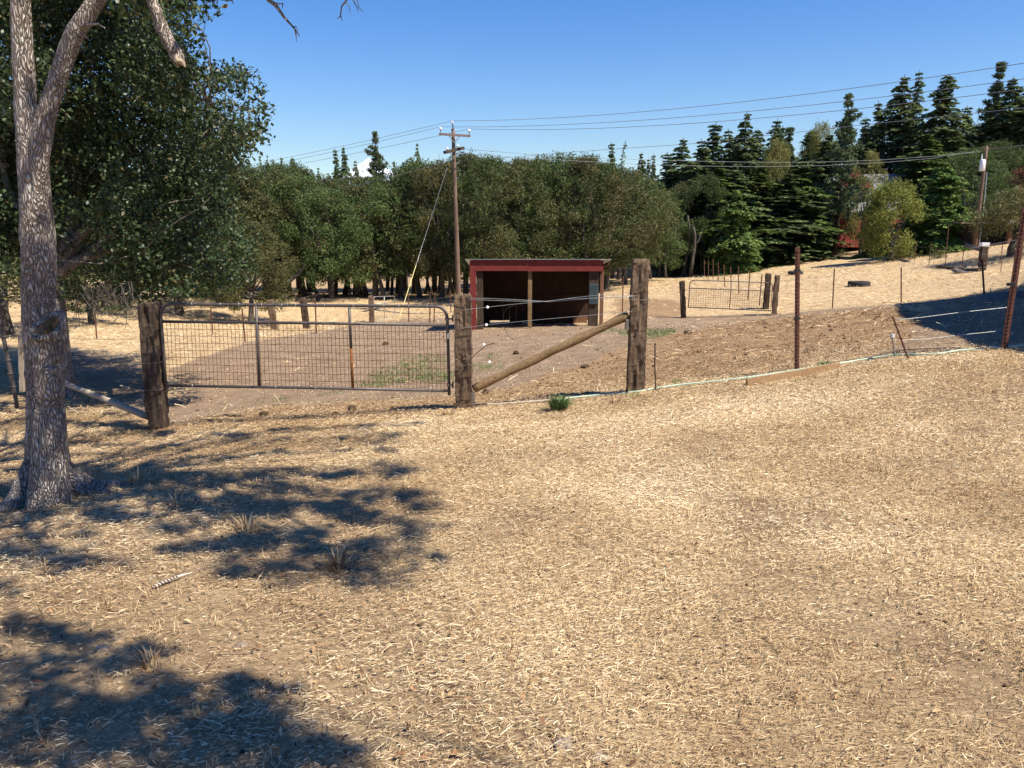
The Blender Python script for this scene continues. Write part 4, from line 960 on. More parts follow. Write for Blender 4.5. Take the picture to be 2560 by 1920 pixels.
# diagonal brace
mb = MB(); A = at(1184, 972, Yg); B = at(1571, 788, Yg)
pts = [A.lerp(B, i/30) for i in range(31)]; mb.tube(pts, [.064+.006*math.sin(i*.7) for i in range(31)], 20); mb.displace(lambda p: nvec(p, 8, .006))
tag(mb.build('brace_pole', M['pole_wood'], None, True, A), 'mossy round pole braced diagonally between the two timber posts', 'brace pole')
# pale fallen pole
mb = MB(); A = ground_at(368, 1048)+Vector((0, 0, .06)); A = at(371, 1042, 11.6); B = at(158, 956, 12.6)
pts = [A.lerp(B, i/16) for i in range(17)]; mb.tube(pts, [.058-.001*i for i in range(17)], 14); mb.displace(lambda p: nvec(p, 6, .01))
tag(mb.build('fallen_pole', M['pale_wood'], None, True, A), 'pale bare pole leaning down to the foot of the left gate post', 'pole')

# main gate
def G(px, py): return at(px, py, Yg-.02)
def arc(p0, c, p1, n=7):
    return [Vector(p0)*(1-t)**2+Vector(c)*2*t*(1-t)+Vector(p1)*t*t for t in [i/n for i in range(n+1)]]
gt = empty('farm_gate', at(1122, 986, Yg))
tr_ = .0235
fr = MB(); path = [G(415, 972), G(409, 880), G(402.5, 800)]+arc(G(402, 795), G(399, 762), G(432, 760), 8)+[G(760, 763.5)]+arc(G(1088, 766), G(1117, 768), G(1118.5, 800), 8)+[G(1121, 900), G(1123, 988)]
fr.tube(path, tr_, 12); fr.build('frame', M['gate'], gt, True)
for (a, b) in (((406, 804), (1118, 813)), ((416, 964), (1122, 977))):
    q = MB(); q.tube([G(*a), G((a[0]+b[0])/2, (a[1]+b[1])/2-1), G(*b)], tr_*.95, 12); q.build('rail', M['gate'], gt, True)
q = MB(); q.tube([G(640, 763), G(649, 967)], tr_*.95, 12); q.build('stile', M['gate'], gt, True)
q = MB(); q.tube([G(873, 766), G(877.6, 871)], tr_*.95, 12); q.build('stile', M['gate'], gt, True)
q = MB(); q.tube([G(877.6, 871), G(882, 969)], tr_*.96, 12); s_ = q.build('stile', M['gate_rust'], gt, True); s_['label'] = 'lower stretch of the middle stile gone orange with rust'
ms = MB()
TL, TR, BL, BR = Vector((406, 804, 0)), Vector((1118, 813, 0)), Vector((416, 964, 0)), Vector((1122, 977, 0))
for i in range(1, 71):
    f = i/71; a = TL.lerp(TR, f); b = BL.lerp(BR, f); ms.tube([G(a.x, a.y), G((a.x*2+b.x)/3+R.uniform(-2, 2), (a.y*2+b.y)/3), G((a.x+b.x*2)/3+R.uniform(-2, 2), (a.y+b.y*2)/3), G(b.x, b.y)] if i % 5 == 0 else [G(a.x, a.y), G((a.x+b.x)/2+R.uniform(-1.2, 1.2), (a.y+b.y)/2), G(b.x, b.y)], .0034, 4, False)
for j in range(1, 9):
    f = j/9; a = TL.lerp(BL, f); b = TR.lerp(BR, f)
    ms.tube([G(a.x+(b.x-a.x)*k/12, a.y+(b.y-a.y)*k/12+R.uniform(-.7, .7)) for k in range(13)], .0034, 4, False)
ms.build('wire_mesh', M['mesh_rust'], gt)
for (px, py, px2, py2) in ((1112, 797, 1134, 797), (1118, 962, 1134, 963)):
    q = MB(); q.tube([G(px, py), G(px2, py2)], .012, 8); q.tube([G(px2-2, py2+7), G(px2-2, py2-9)], .013, 8); q.box(G(px+4, py), (.05, .07, .035)); q.build('hinge', M['gate'], gt)
q = MB()
for px, f in ((480,0),(552,0),(598,0),(655,0),(705,0),(720,0),(740,0),(812,0),(884,0),(960,0),(998,0),(1022,0),(1068,0)):
    q.ring(G(px, 760.5+(px-430)*.0085), tr_*1.03, .004, (1, 0, 0), 12, 5)
for px in (482, 648, 690, 790, 950, 1075): q.ring(G(px, 963.5+(px-416)*.0185), tr_*1.03, .004, (1, 0, 0), 12, 5)
q.build('clip_rings', M['galv'], gt)
q = MB(); q.box(G(1121, 839)-Vector((0, .027, 0)), (.022, .006, .085)); q.build('sticker', M['white'], gt)
tag(gt, 'long grey pipe gate with rusty wire mesh, closed across the foreground', 'gate')

# generic wires
def wire(pts, r, m, label, name='fence_wire', cat='fence wire', group=None, n=5, parent=None):
    mb = MB(); mb.tube(pts, r, n); o = mb.build(name, m, parent, True, pts[0])
    if parent is None: tag(o, label, cat, group)
    return o
def sagline(a, b, sag, n=14):
    a, b = Vector(a), Vector(b); return [a.lerp(b, i/n)-Vector((0, 0, sag*4*(i/n)*(1-i/n))) for i in range(n+1)]
def px_line(l, Y=Yg, sub=4):
    P_ = [at(a, b, Y) for a, b in l]; o = []
    for i in range(len(P_)-1):
        for s in range(sub): o.append(P_[i].lerp(P_[i+1], s/sub))
    return o+[P_[-1]]
GW = 'wires strung between the hinge post and the tall post'
def insul(px, py, label, Y=Yg-.02):
    c = at(px, py, Y); mb = MB(); mb.ring(c, .013, .009, (.25, -1, .2), 18, 8); mb.ring(c+Vector((.002, .008, 0)), .013, .007, (.25, -1, .2), 14, 6)
    return tag(mb.build('insulator', M['white'], None, True, c), label, 'insulator', 'white insulators beside the hinge post')
wire(px_line([(1170,745),(1215,746),(1290,749),(1365,753.5),(1430,745),(1500,737),(1592,739)], Yg-.14), .0035, M['galv'], 'topmost twisted wire crossing the front of the red shed', group=GW)
wire(px_line([(1170,749),(1260,752),(1370,754.5),(1440,749),(1500,744),(1585,741)], Yg-.12), .0035, M['galv'], 'second wire crossing just under the topmost one in front of the shed', group=GW)
wire(px_line([(1145,776),(1219,768),(1280,761),(1366,753),(1420,747),(1590,743)], Yg-.13), .0035, M['galv'], 'wire rising through the upper white insulator', group=GW)
wire(px_line([(1145,822),(1217,812),(1350,799),(1500,786),(1580,779)], Yg-.13), .003, M['galv'], 'lowest straight wire running through the second insulator', group=GW)
wire(px_line([(1150,868),(1208,861)], Yg-.13), .003, M['wire'], 'short wire stub holding the third insulator', group=GW)
wire(px_line([(1150,916),(1190,909),(1224,905)], Yg-.13), .003, M['wire'], 'short slack wire stub holding the lowest insulator', group=GW)
for (px, py, lb) in ((1219,768,'highest white ring insulator on the wires'),(1216,812,'second white ring insulator from the top'),(1210,861,'third white ring insulator, on a stub wire'),(1224,905,'lowest white ring insulator above the weeds')): insul(px, py, lb, Yg-.15)
wire(px_line([(1284,764),(1268,770),(1259,784),(1257,806),(1263,826),(1272,840),(1288,851)], Yg-.15, 3), .0035, M['black'], 'loose black wire curl hanging in front of the shed floor', 'loose_wire', 'loose wire')
wire(px_line([(1236,858),(1215,864),(1190,884),(1168,908),(1157,930),(1155,960),(1155,985),(1148,1008),(1138,1022)], Yg-.17, 3), .006, M['black'], 'black cable bowing off the front of the hinge post', 'loose_wire', 'loose wire')
wire(px_line([(128,843),(160,845),(240,849),(352,847)], 11.6), .003, M['wire'], 'single slack wire from the forked oak to the left gate post')

# near steel posts
def tpost(a, b, m, label, group=None, wd=.045, name='fence_post', studs=True, cat='fence post', tip=None):
    a, b = Vector(a), Vector(b); mb = MB(); a2 = a-(b-a)*.12
    mb.beam(a2, b, wd, wd*.12); mb.beam(a2+Vector((0, wd*.4, 0)), b+Vector((0, wd*.4, 0)), wd*.14, wd*.8)
    if studs:
        n = int((b-a).length/.055)
        for i in range(1, n): mb.box(a.lerp(b, i/n)+Vector((0, -wd*.12, 0)), (wd*.35, wd*.2, .022))
    o = mb.build(name, m, None, False, a)
    tag(o, label, cat, group); return o
o = tpost(at(1992, 925, 11.3), at(1994, 618, 11.3), M['tpost'], 'tall rusty red steel post standing by the hose and the orange board', wd=.07)
for py in (796, 644+32): 
    mb = MB(); mb.box(at(1993, py, 11.25), (.085, .05, .03)); mb.build('wire_clip', M['black'], o)
o = tpost(at(2512, 862, 10.6), at(2564, 520, 10.6), M['tpost'], 'thick rusty steel post leaning right at the right edge', wd=.085)
mb = MB(); mb.box(at(2527, 711, 10.55), (.085, .06, .04)); mb.build('wire_clip', M['black'], o)
def rod(l, Y, r, m, label, name='stake', cat='stake', knob=None):
    P_ = px_line(l, Y, 6); mb = MB(); mb.tube([P_[0]-Vector((0, 0, .12))]+P_, r, 8)
    for i in range(2, len(P_), 2): mb.tube([P_[i]-Vector((0, 0, .008)), P_[i]+Vector((0, 0, .008))], r*1.45, 7)
    o = mb.build(name, m, None, True, P_[0]); tag(o, label, cat)
    if knob: q = MB(); q.tube([P_[-1], P_[-1]+Vector((.01, 0, .05))], .03, 10); q.build('knob', knob, o)
    return o
g_ = ground_at(1640, 978)
rod([(1640,980),(1637,915),(1638,860)], g_.y, .011, M['wire_rust'], 'thin dark iron stake just right of the tall timber post')
g_ = ground_at(2271, 899); rod([(2271,899),(2252,845),(2232,793)], g_.y, .013, M['tpost'], 'thin rusty rod leaning left over the hose')
g_ = ground_at(2238, 893); rod([(2238,893),(2234,865),(2230,843)], g_.y, .012, M['wire'], 'short grey pipe stake with a white knob beside the leaning rod', knob=M['white'])
g_ = ground_at(40, 1000)
rod([(40,1000),(20,900),(2,812),(-12,750)], 10.5, .028, M['gate'], 'grey steel pipe post leaning left at the left edge of the photo', 'pipe_post', 'pipe post')
t = tie_post('wood_post', at(55, 945, 13.5), at(52, 826, 13.5), .07, M['pale_wood'], 'thin pale wooden post behind the forked oak', 'fence post', rough=.004, div=(2, 2, 12))
wire(px_line([(-40,848),(5,843),(53,837)], 12.5), .012, M['gate'], 'dark pipe rail joining the two posts at the left edge', 'pipe_rail', 'rail')
# hose, board, wires at right
hp = [(1385,1003),(1430,998),(1500,991),(1560,987),(1600,982),(1650,973),(1700,966),(1800,956),(1900,944),(1980,931),(2080,916),(2150,904),(2225,893),(2262,890),(2300,891),(2345,889),(2400,880),(2470,875),(2540,870),(2640,864)]
def hose_pts(l, r):
    o = []
    for i in range(len(l)-1):
        for s in range(4):
            f = s/4; g = ground_at(l[i][0]*(1-f)+l[i+1][0]*f, l[i][1]*(1-f)+l[i+1][1]*f); o.append(Vector((g.x, g.y, g.z+r*.9+.012)))
    return o
hm = MB(); hm.tube(hose_pts(hp, .0155), .0155, 10); ho = hm.build('garden_hose', M['hose'], None, True, ground_at(1385, 1003))
tag(ho, 'pale green garden hose lying along the fence line on the straw', 'hose')
hm = MB(); hm.tube(hose_pts([(1150,1020),(1190,1016),(1240,1014),(1300,1010),(1350,1006),(1386,1003)], .014), .017, 10); k_ = hm.build('dusty_section', M['hose_dirty'], ho, True); k_['label'] = 'dust covered tan stretch of hose by the hinge post'
A = ground_at(1866, 966); B = ground_at(2098, 921); mb = MB()
mb.beam(A+Vector((0, 0, .05)), B+Vector((0, 0, .03)), .045, .115, (1, 1, 20), Vector((0, 1, 0))); mb.displace(lambda p: nvec(p, 3, .004))
tag(mb.build('timber_board', M['board'], None, False, A), 'orange brown board lying on edge in the straw by the hose', 'board')
wire(px_line([(2233,800),(2300,794),(2400,781),(2515,769),(2600,760)], 10.9), .0045, M['galv'], 'upper pale wire crossing the barn shadow to the leaning steel post')
wire(px_line([(2234,852),(2320,847),(2395,838),(2455,832),(2510,826)], 10.9), .004, M['galv'], 'lower pale wire crossing the barn shadow')
# loose dead wire/branch lines on the dirt
def ground_line(l, r, m, label, name, cat):
    mb = MB(); mb.tube(hose_pts(l, r), r, 6); return tag(mb.build(name, m, None, True, ground_at(*l[0])), label, cat)
ground_line([(2010,928),(2100,905),(2160,898),(2250,878),(2330,874),(2430,872)], .008, M['bark_far'], 'thin dark stick lying in the mulch behind the hose', 'stick', 'stick')

# green tuft by the hose
def tuft(name, px, py, n, hgt, spread, m, label, cat='grass tuft'):
    g0 = ground_at(px, py); rr = np.random.default_rng(int(px)); V = []; Fq = []; T = []
    for i in range(n):
        a = rr.uniform(0, 6.28); q = spread*rr.uniform(0, 1)**.7; L = hgt*rr.uniform(.5, 1.1); tl = rr.uniform(.1, .9)
        b0 = np.array([g0.x+math.cos(a)*q*.5, g0.y+math.sin(a)*q*.5, h(g0.x, g0.y)-.01]); d = np.array([math.cos(a)*tl, math.sin(a)*tl, 1.0]); d /= np.linalg.norm(d)
        s = np.array([-math.sin(a+.6), math.cos(a+.6), 0])*rr.uniform(.004, .008)
        m1 = b0+d*L*.55; e = b0+d*L+np.array([math.cos(a)*.35*L*tl, math.sin(a)*.35*L*tl, -.25*L*tl])
        k = len(V); V += [b0-s, b0+s, m1-s, m1+s, e-s*.15, e+s*.15]; Fq += [(k, k+2, k+3, k+1), (k+2, k+4, k+5, k+3)]; tt = rr.uniform(0, .75); T += [tt, tt]
    o = raw_mesh(name, np.array(V)-np.array(g0), Fq, m, tint=T); o.location = g0; tag(o, label, cat); return o
tuft('grass_tuft', 1397, 1026, 420, .26, .16, M['weed'], 'single bushy green grass tuft in the straw at the end of the hose')
for i, (px, py, n, hh, lb) in enumerate([(345,1205,14,.22,'wispy dry grass stalks near the foot of the forked oak'),(440,1265,16,.2,'dry seed stalks in the shade right of the oak roots'),(850,1420,90,.12,'spiky dry grass tussock at the edge of the tree shade'),
        (620,1330,40,.13,'dry tussock in the middle of the dappled shade'),(1540,1010,30,.16,'dry grass stalks at the foot of the tall timber post'),(1120,1040,50,.14,'dry grass stalks at the foot of the hinge post'),(380,1660,18,.1,'upright stubble clump in the lower left shade')]):
    tuft('dry_tussock', px, py, n, hh, .12, M['straw'], lb, 'dry grass tuft')
# shrubs on the right field
for px, py, lb in ((2280,648,'low grey green bush left of the taller fence stake on the right field'),(2345,646,'brighter low green bush on the right field')):
    g0 = ground_at(px, py); rr = np.random.default_rng(px); b0 = empty('shrub', g0)
    cl = np.array([(rr.uniform(-.6, .6), rr.uniform(-.4, .4), rr.uniform(.1, .45), rr.uniform(.2, .38)) for _ in range(12)])
    V, Fq, ti = clump_leaves(cl, 600, .10, rr); raw_mesh('foliage', V, Fq, M['olive'], b0, ti)
    mb = MB(); [mb.tube([Vector((0, 0, -.05)), Vector(c[:3])], [.02, .008], 4) for c in cl[:7]]; mb.v = [v+Vector(g0) for v in mb.v]; mb.build('stems', M['bark_far'], b0)
    tag(b0, lb, 'bush')

# feather, rocks
def rock(px, py, s, label, m='stone', name='rock', flat=.5):
    g0 = ground_at(px, py); rr = random.Random(px); mb = MB(); mb.box((g0.x, g0.y, h(g0.x, g0.y)+s[2]*.25), s, Matrix.Rotation(rr.uniform(-.5, .5), 3, 'Z'), (6, 6, 4))
    c = Vector((g0.x, g0.y, g0.z))
    mb.displace(lambda p: nvec(p*1.0+Vector((px, 0, 0)), 2.2/s[0]*.5, s[0]*.22)-Vector(((p.x-c.x)*.25*max(0, (p.z-c.z)/s[2]), (p.y-c.y)*.25*max(0, (p.z-c.z)/s[2]), 0)))
    return tag(mb.build(name, M[m], None, True, c), label, 'rock')
rock(602, 1618, (.055, .05, .022), 'flat brown rock half buried in the straw, lower left')
rock(258, 1626, (.05, .035, .022), 'square edged stone in the lower left shade', 'pale_wood')
rock(165, 1680, (.04, .03, .015), 'small stone at the edge of the lower left shade')
rock(1405, 1862, (.06, .05, .018), 'dusty stone in the bare patch near the bottom of the photo')
rock(1505, 1905, (.05, .03, .03), 'tan brick fragment at the very bottom of the photo', 'pale_wood')
rock(40, 1290, (.07, .05, .04), 'rock beside the roots left of the forked oak')
rock(1883, 1652, (.06, .026, .012), 'curled brown bark piece on the straw, lower right', 'brown_board')
rock(2125, 1610, (.04, .02, .01), 'thin brown bark sliver on the straw right of the curled piece', 'brown_board')
rock(575, 1016, (.10, .08, .05), 'pale stone on the dirt just behind the gate', 'pale_wood')
rock(2409, 681, (1.0, .6, .16), 'flat grey slab in the field beside the dark brace post', 'grey_wood')
rock(2416, 606, (.5, .4, .4), 'white boulder near the dark shelter on the hillside', 'pale_wood')
rock(2548, 744, (1.6, .5, .06), 'grey weathered panel lying on the dirt at the right edge', 'grey_wood')
def feather():
    a = ground_at(372, 1478); b = ground_at(482, 1440); a.z += .015; b.z += .02; V, Fq, T = [], [], []; n = 42
    d = (b-a); sd = Vector((-d.y, d.x, 0)).normalized()
    for i in range(n+1):
        f = i/n; wd = .019*min(1, (f+.03)*6)*max(.04, 1-max(0, f-.35)*1.45); p = a.lerp(b, f)+Vector((0, 0, .012*math.sin(f*3.1)))
        V += [p-sd*wd, p+Vector((0, 0, .005)), p+sd*wd*.8]
        if i < n:
            k = i*3; Fq += [(k, k+3, k+4, k+1), (k+1, k+4, k+5, k+2)]; t = (.8 if (i % 3 == 0) else .1) if f < .62 else .9; T += [t, t]
    return raw_mesh('feather', np.array([tuple(v-a) for v in V]), Fq, M['feather'], tint=T), a
fo, fa = feather(); fo.location = fa; tag(fo, 'brown and white barred feather lying on the dry ground', 'feather')

# ------------------------------------------------------------------ red run-in shed
def shed():
    Y0 = 25.0; fl = at(1178, 826, Y0); fr_ = at(1506, 818, Y0); W = fr_.x-fl.x; base = Vector((fl.x, Y0, fl.z)); t = empty('horse_shed', base)
    zt = at(1340, 650, Y0).z; zb = at(1340, 677, Y0).z; D = 2.9; gb = min(h(base.x+W/2, Y0+D), h(base.x+W/2, Y0))
    x0, x1 = base.x, fr_.x; gl, gr = h(x0, Y0), h(x1, Y0)
    def part(nm, boxes, m, lab=None, noise_=0.0):
        mb = MB()
        for (a, b) in boxes:
            a, b = Vector(a), Vector(b); mb.box((a+b)/2, (abs(b.x-a.x), abs(b.y-a.y), abs(b.z-a.z)))
        o = mb.build(nm, m, t)
        if lab: o['label'] = lab
        return o
    xm = at(1319, 665, Y0).x; part('fascia', [((x0-.02, Y0-.05, zb), (xm-.004, Y0, zt-.012))], M['red']); part('fascia', [((xm+.004, Y0-.045, zb-.012), (x1-.02, Y0, zt-.012))], M['red'])
    part('corner_board', [((x0-.02, Y0-.046, gl+.42), (x0+.18, Y0-.002, zb-.002)), ((x0-.005, Y0-.05, gl-.1), (x0+.185, Y0-.006, gl+.417))], M['red'])
    part('corner_board', [((x1-.10, Y0+.06, gr+.05), (x1+.02, Y0+.10, zb+.1))], M['brown_board'], 'unpainted brown corner board')
    # sloping metal roof
    rf = MB(); n = 60; a = x0-.17; b = x1+.22; dz = -.42; ya, yb = Y0-.12, Y0+D+.3
    for i in range(n+1):
        x = a+(b-a)*i/n; zz = zt+.012+(.010 if i % 4 < 2 else 0)
        rf.v += [Vector((x, ya, zz)), Vector((x, yb, zz+dz)), Vector((x, ya, zz+.022)), Vector((x, yb, zz+dz+.022))]
    for i in range(n):
        k = i*4; rf.f += [(k, k+1, k+5, k+4), (k+2, k+6, k+7, k+3), (k, k+4, k+6, k+2), (k+1, k+3, k+7, k+5)]
    rf.f += [(0, 2, 3, 1), (n*4, n*4+1, n*4+3, n*4+2)]
    rf.build('roof', M['roofmetal'], t)
    def z_at(y): return zt-.02+dz*(y-ya)/(yb-ya)
    r_ = MB()
    for x in [x0+.1+(W-.2)*i/6 for i in range(7)]+[x1+.14]:
        r_.beam(Vector((x, Y0+.01, z_at(Y0)-.06)), Vector((x, Y0+D+.2, z_at(Y0+D+.2)-.06)), .04, .10)
    r_.build('rafters', M['brown_board'], t)
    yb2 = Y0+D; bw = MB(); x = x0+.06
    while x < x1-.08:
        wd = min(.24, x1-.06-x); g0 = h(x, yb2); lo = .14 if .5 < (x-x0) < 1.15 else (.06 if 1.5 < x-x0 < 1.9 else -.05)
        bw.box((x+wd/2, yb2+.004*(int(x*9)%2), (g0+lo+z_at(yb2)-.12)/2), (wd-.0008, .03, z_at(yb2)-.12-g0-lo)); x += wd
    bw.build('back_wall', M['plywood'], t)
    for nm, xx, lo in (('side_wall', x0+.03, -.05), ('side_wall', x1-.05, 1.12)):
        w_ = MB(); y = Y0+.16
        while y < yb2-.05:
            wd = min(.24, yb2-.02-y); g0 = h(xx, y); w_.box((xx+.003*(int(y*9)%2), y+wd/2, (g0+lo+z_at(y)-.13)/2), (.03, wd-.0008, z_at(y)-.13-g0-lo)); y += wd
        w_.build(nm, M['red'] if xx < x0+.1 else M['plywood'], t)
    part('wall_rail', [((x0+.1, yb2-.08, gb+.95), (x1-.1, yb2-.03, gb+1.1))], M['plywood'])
    part('kickboard', [((x1-.75, yb2-.14, gb-.1), (x1-.2, yb2-.09, gb+.3))], M['brown_board'])
    def pst(px0, px1, y, m, zlo, nm='post'):
        a = at(px0, 700, y).x; b = at(px1, 700, y).x; mb = MB(); mb.beam(Vector(((a+b)/2, y, zlo-.2)), Vector(((a+b)/2, y, zb+.05)), b-a, min(.2, b-a), (3, 3, 16)); mb.displace(lambda p: nvec(p, 7, .006)); return mb.build(nm, m, t)
    pst(1191.5, 1207.5, Y0+.14, M['tie_dark'], gl); pst(1320, 1330, Y0+.12, M['pole_wood'], h(x0+W/2, Y0)); pst(1472.5, 1496.5, Y0+.16, M['tie_dark'], gr)
    tag(t, 'open fronted red horse shed with a metal roof in the paddock', 'shed')
    # grid rack on the right post
    y = Y0+.0; mb = MB()
    for i in range(6): x = at(1474+i*4.2, 735, y).x; mb.tube([Vector((x, y, at(0, 710, y).z)), Vector((x, y, at(0, 760, y).z))], .008, 5)
    for j in range(13): z = at(0, 710+j*4.1, y).z; mb.tube([Vector((at(1474, 735, y).x, y, z)), Vector((at(1495, 735, y).x, y, z))], .008, 5)
    mb.box(((at(1474, 735, y).x+at(1495, 735, y).x)/2, y+.03, (at(0, 710, y).z+at(0, 760, y).z)/2), (.27, .02, .64))
    tag(mb.build('feed_rack', M['blue_rack'], None, False, at(1484, 760, y)), 'blue grey grid rack hanging on the right post of the shed', 'rack')
shed()

# ------------------------------------------------------------------ off-frame barn whose shadow lies on the right
def barn():
    S = Vector((.60, -.35, 1.0)); A = ground_at(2241, 759); C = ground_at(2440, 868)
    G_ = [ground_at(*p) for p in ((2241,759),(2249,782),(2286,807),(2340,822),(2388,836),(2444,866),(2500,872),(2575,888))]
    tt = [7.6, 6.9, 6.2, 5.6, 5.2, 4.6, 4.4, 4.2]; E = []
    for g, k in zip(G_, tt):
        c = g+S*k
        while proj(np.array(c))[0] < 2610: k += .1; c = g+S*k
        E.append(c)
    E.append(E[-1]+Vector((1.0, -8, -.2))); W = 9.0; v = Vector((.985, .17, 0))
    t = empty('barn', Vector((E[0].x, E[0].y, h(E[0].x, E[0].y)))); n = len(E)
    rf = MB(); rf.v = [e for e in E]+[e+v*W for e in E]+[e+Vector((0, 0, .08)) for e in E]+[e+v*W+Vector((0, 0, .08)) for e in E]
    for i in range(n-1): rf.f += [(i, i+1, n+i+1, n+i), (2*n+i, 3*n+i, 3*n+i+1, 2*n+i+1), (i, 2*n+i, 2*n+i+1, i+1)]
    rf.f.append((0, n, 3*n, 2*n)); rf.build('roof', M['roofmetal'], t)
    wl = MB(); ring = [e+v*.35 for e in E]+[e+v*(W-.3) for e in reversed(E)]
    for i in range(len(ring)):
        a, b = ring[i], ring[(i+1) % len(ring)]; m = max(1, int((b-a).length/.3)); nn = Vector((b.y-a.y, a.x-b.x, 0)).normalized()*-.03
        for q in range(m):
            p, r = a.lerp(b, q/m), a.lerp(b, (q+.96)/m); g0 = min(h(p.x, p.y), h(r.x, r.y))-.3; k = len(wl.v)
            wl.v += [Vector((p.x, p.y, g0)), Vector((r.x, r.y, g0)), r-Vector((0, 0, .03)), p-Vector((0, 0, .03))]; wl.v += [wl.v[k+j]+nn for j in range(4)]
            wl.f += [(k, k+1, k+2, k+3), (k+7, k+6, k+5, k+4), (k, k+4, k+5, k+1), (k+1, k+5, k+6, k+2), (k+2, k+6, k+7, k+3), (k+3, k+7, k+4, k)]
    wl.build('wall', M['red'], t)
    tag(t, 'red barn just outside the right edge that throws the dark shadow', 'barn')
    print('BARN', [round(float(proj(np.array(e))[0])) for e in E])
barn()

# ------------------------------------------------------------------ far gates, posts, fences
def small_gate(name, TL, TR, BR_, BL_, Ya, Yb, m, label, nv=1, meshy=True, r=.02, dens=(34, 9), group=None):
    """corner pixels with the depth of the left (Ya) and right (Yb) side"""
    x0, x1 = TL[0], TR[0]
    def Q(px, py):
        f = (px-x0)/(x1-x0); return at(px, py, Ya+(Yb-Ya)*f)
    t = empty(name, Q(*BL_)); TLv, TRv, BRv, BLv = [Vector((*p, 0)) for p in (TL, TR, BR_, BL_)]
    def U(fx, fy): a = TLv.lerp(TRv, fx); b = BLv.lerp(BRv, fx); c = a.lerp(b, fy); return Q(c.x, c.y)
    f = MB(); f.tube([U(0, 1), U(0, .3)]+arc(U(0, .2), U(0, 0), U(.06, 0), 5)+arc(U(.94, 0), U(1, 0), U(1, .2), 5)+[U(1, 1), U(0, 1)], r, 8); f.build('frame', m, t, True)
    q = MB(); q.tube([U(0, .3), U(1, .3)], r*.9, 8); q.build('rail', m, t, True)
    for i in range(nv): q = MB(); q.tube([U((i+1)/(nv+1), 0), U((i+1)/(nv+1), 1)], r*.9, 8); q.build('stile', m, t, True)
    if meshy:
        q = MB()
        for i in range(1, dens[0]): q.tube([U(i/dens[0], .3), U(i/dens[0], 1)], .0045, 4, False)
        for j in range(1, dens[1]): q.tube([U(0, .3+.7*j/dens[1]), U(1, .3+.7*j/dens[1])], .0045, 4, False)
        q.build('wire_mesh', M['mesh_rust'] if m == M['gate_rust'] or m == M['gate'] else m, t)
    tag(t, label, 'gate', group)
small_gate('farm_gate', (1725,700), (1932,707), (1927,777), (1721,768), 31, 31, M['gate'], 'smaller brown pipe gate in the middle of the paddock fence, sagging right')
small_gate('farm_gate', (934,742), (987,740), (987,795), (935,803), 42, 43.5, M['galv'], 'short open metal gate at the edge of the wood', nv=1, dens=(8, 4))
small_gate('farm_gate', (1650,640), (1736,641), (1738,668), (1649,668), 66, 66, M['galv'], 'silver gate far off in front of the grove', nv=1, dens=(20, 5))
PG = 'timber posts of the far paddock fences'
for (a, b, wd, lb, m) in [((1709,795),(1705,703),.2,'dark timber post left of the middle gate','tie_dark'),((1935,787),(1943,688),.19,'timber post right of the middle gate','tie'),
                       ((1914,772),(1921,684),.21,'timber post just behind the middle gate','tie_dark'),
                       ((687,826),(675,749),.28,'left one of two leaning timber posts behind the gate','tie'),((767,823),(757,744),.28,'right one of two leaning timber posts behind the gate','tie_dark'),
                       ((930,806),(927,739),.26,'timber post holding the short open gate by the wood','tie'),((1646,683),(1645,636),.3,'dark post left of the silver far gate','tie_dark'),
                       ((1739,682),(1740,632),.3,'dark post right of the silver far gate','tie_dark'),((2236,648),(2240,593),.2,'brown timber post in front of the maple','tie'),
                       ((2454,677),(2461,615),.32,'dark corner post with a log brace on the right field','tie_dark'),((1860,655),(1859,628),.2,'short weathered post behind the bath tub tyre','grey_wood'),((1946,650),(1944,622),.14,'thin weathered post beside the rusty bin','grey_wood')]:
    g0 = ground_at(*a); top = at(b[0], b[1], g0.y); tie_post('fence_post', g0, top, wd, M[m], lb, 'fence post', PG, .008, (3, 3, 18))
mb = MB(); c = at(2461, 611, ground_at(2454, 677).y); mb.box(c, (.4, .3, .2)); tag(mb.build('post_cap', M['white'], None, False, c), 'white box on top of the dark corner post', 'box')
# T posts
TG = 'rusty steel fence posts in the fields'
rec = [(1753,651,1753,690),(1761,649,1761,694),(1771,650,1771,695),(1783,648,1783,699),(1796,656,1796,704),(1810,662,1812,720),(1827,667,1828,728),(1846,667,1847,736),(1875,676,1870,751),(1905,687,1898,765)]
def mkT(l, lb, g=TG, wd=.05):
    x1, y1, x2, y2 = l; g0 = ground_at(x2, y2); return tpost(g0, at(x1, y1, g0.y), M['tpost_far'], lb, g, wd, studs=True)
for i, l in enumerate(rec): mkT(l, f'rusty steel post in the receding row behind the middle gate, {ORD[i]} from the far end')
for i, l in enumerate([(2086,672,2081,771),(2253,668,2253,757),(2455,648,2461,743)]): mkT(l, ['rusty steel post nearest right of the middle gate, left of the big tyre','rusty steel post right of the big tyre','rusty steel post above the barn shadow'][i])
for i, l in enumerate([(237,781,242,847),(527,770,532,835),(605,772,613,856),(788,752,791,835),(1021,737,1022,805),(1076,729,1074,807),(1087,730,1085,807),(1126,726,1127,784),(1558,690,1556,782),(1567,668,1567,690)]):
    mkT(l, f'thin steel post in the field left of the tall timber post, {ORD[i]} from the left')
for i, l in enumerate([(2174,600,2174,642),(2197,622,2197,648),(2255,600,2255,647),(2291,607,2285,653),(2328,607,2322,662),(2372,561,2363,668),(2409,627,2404,672),(2506,611,2502,682),(2345,584,2344,616),(2418,585,2417,603),(1824,637,1826,655),(2225,632,2225,646)]):
    mkT(l, f'thin steel post of the hillside fence at right, number {ORD[i]} in its uneven line', wd=.045)
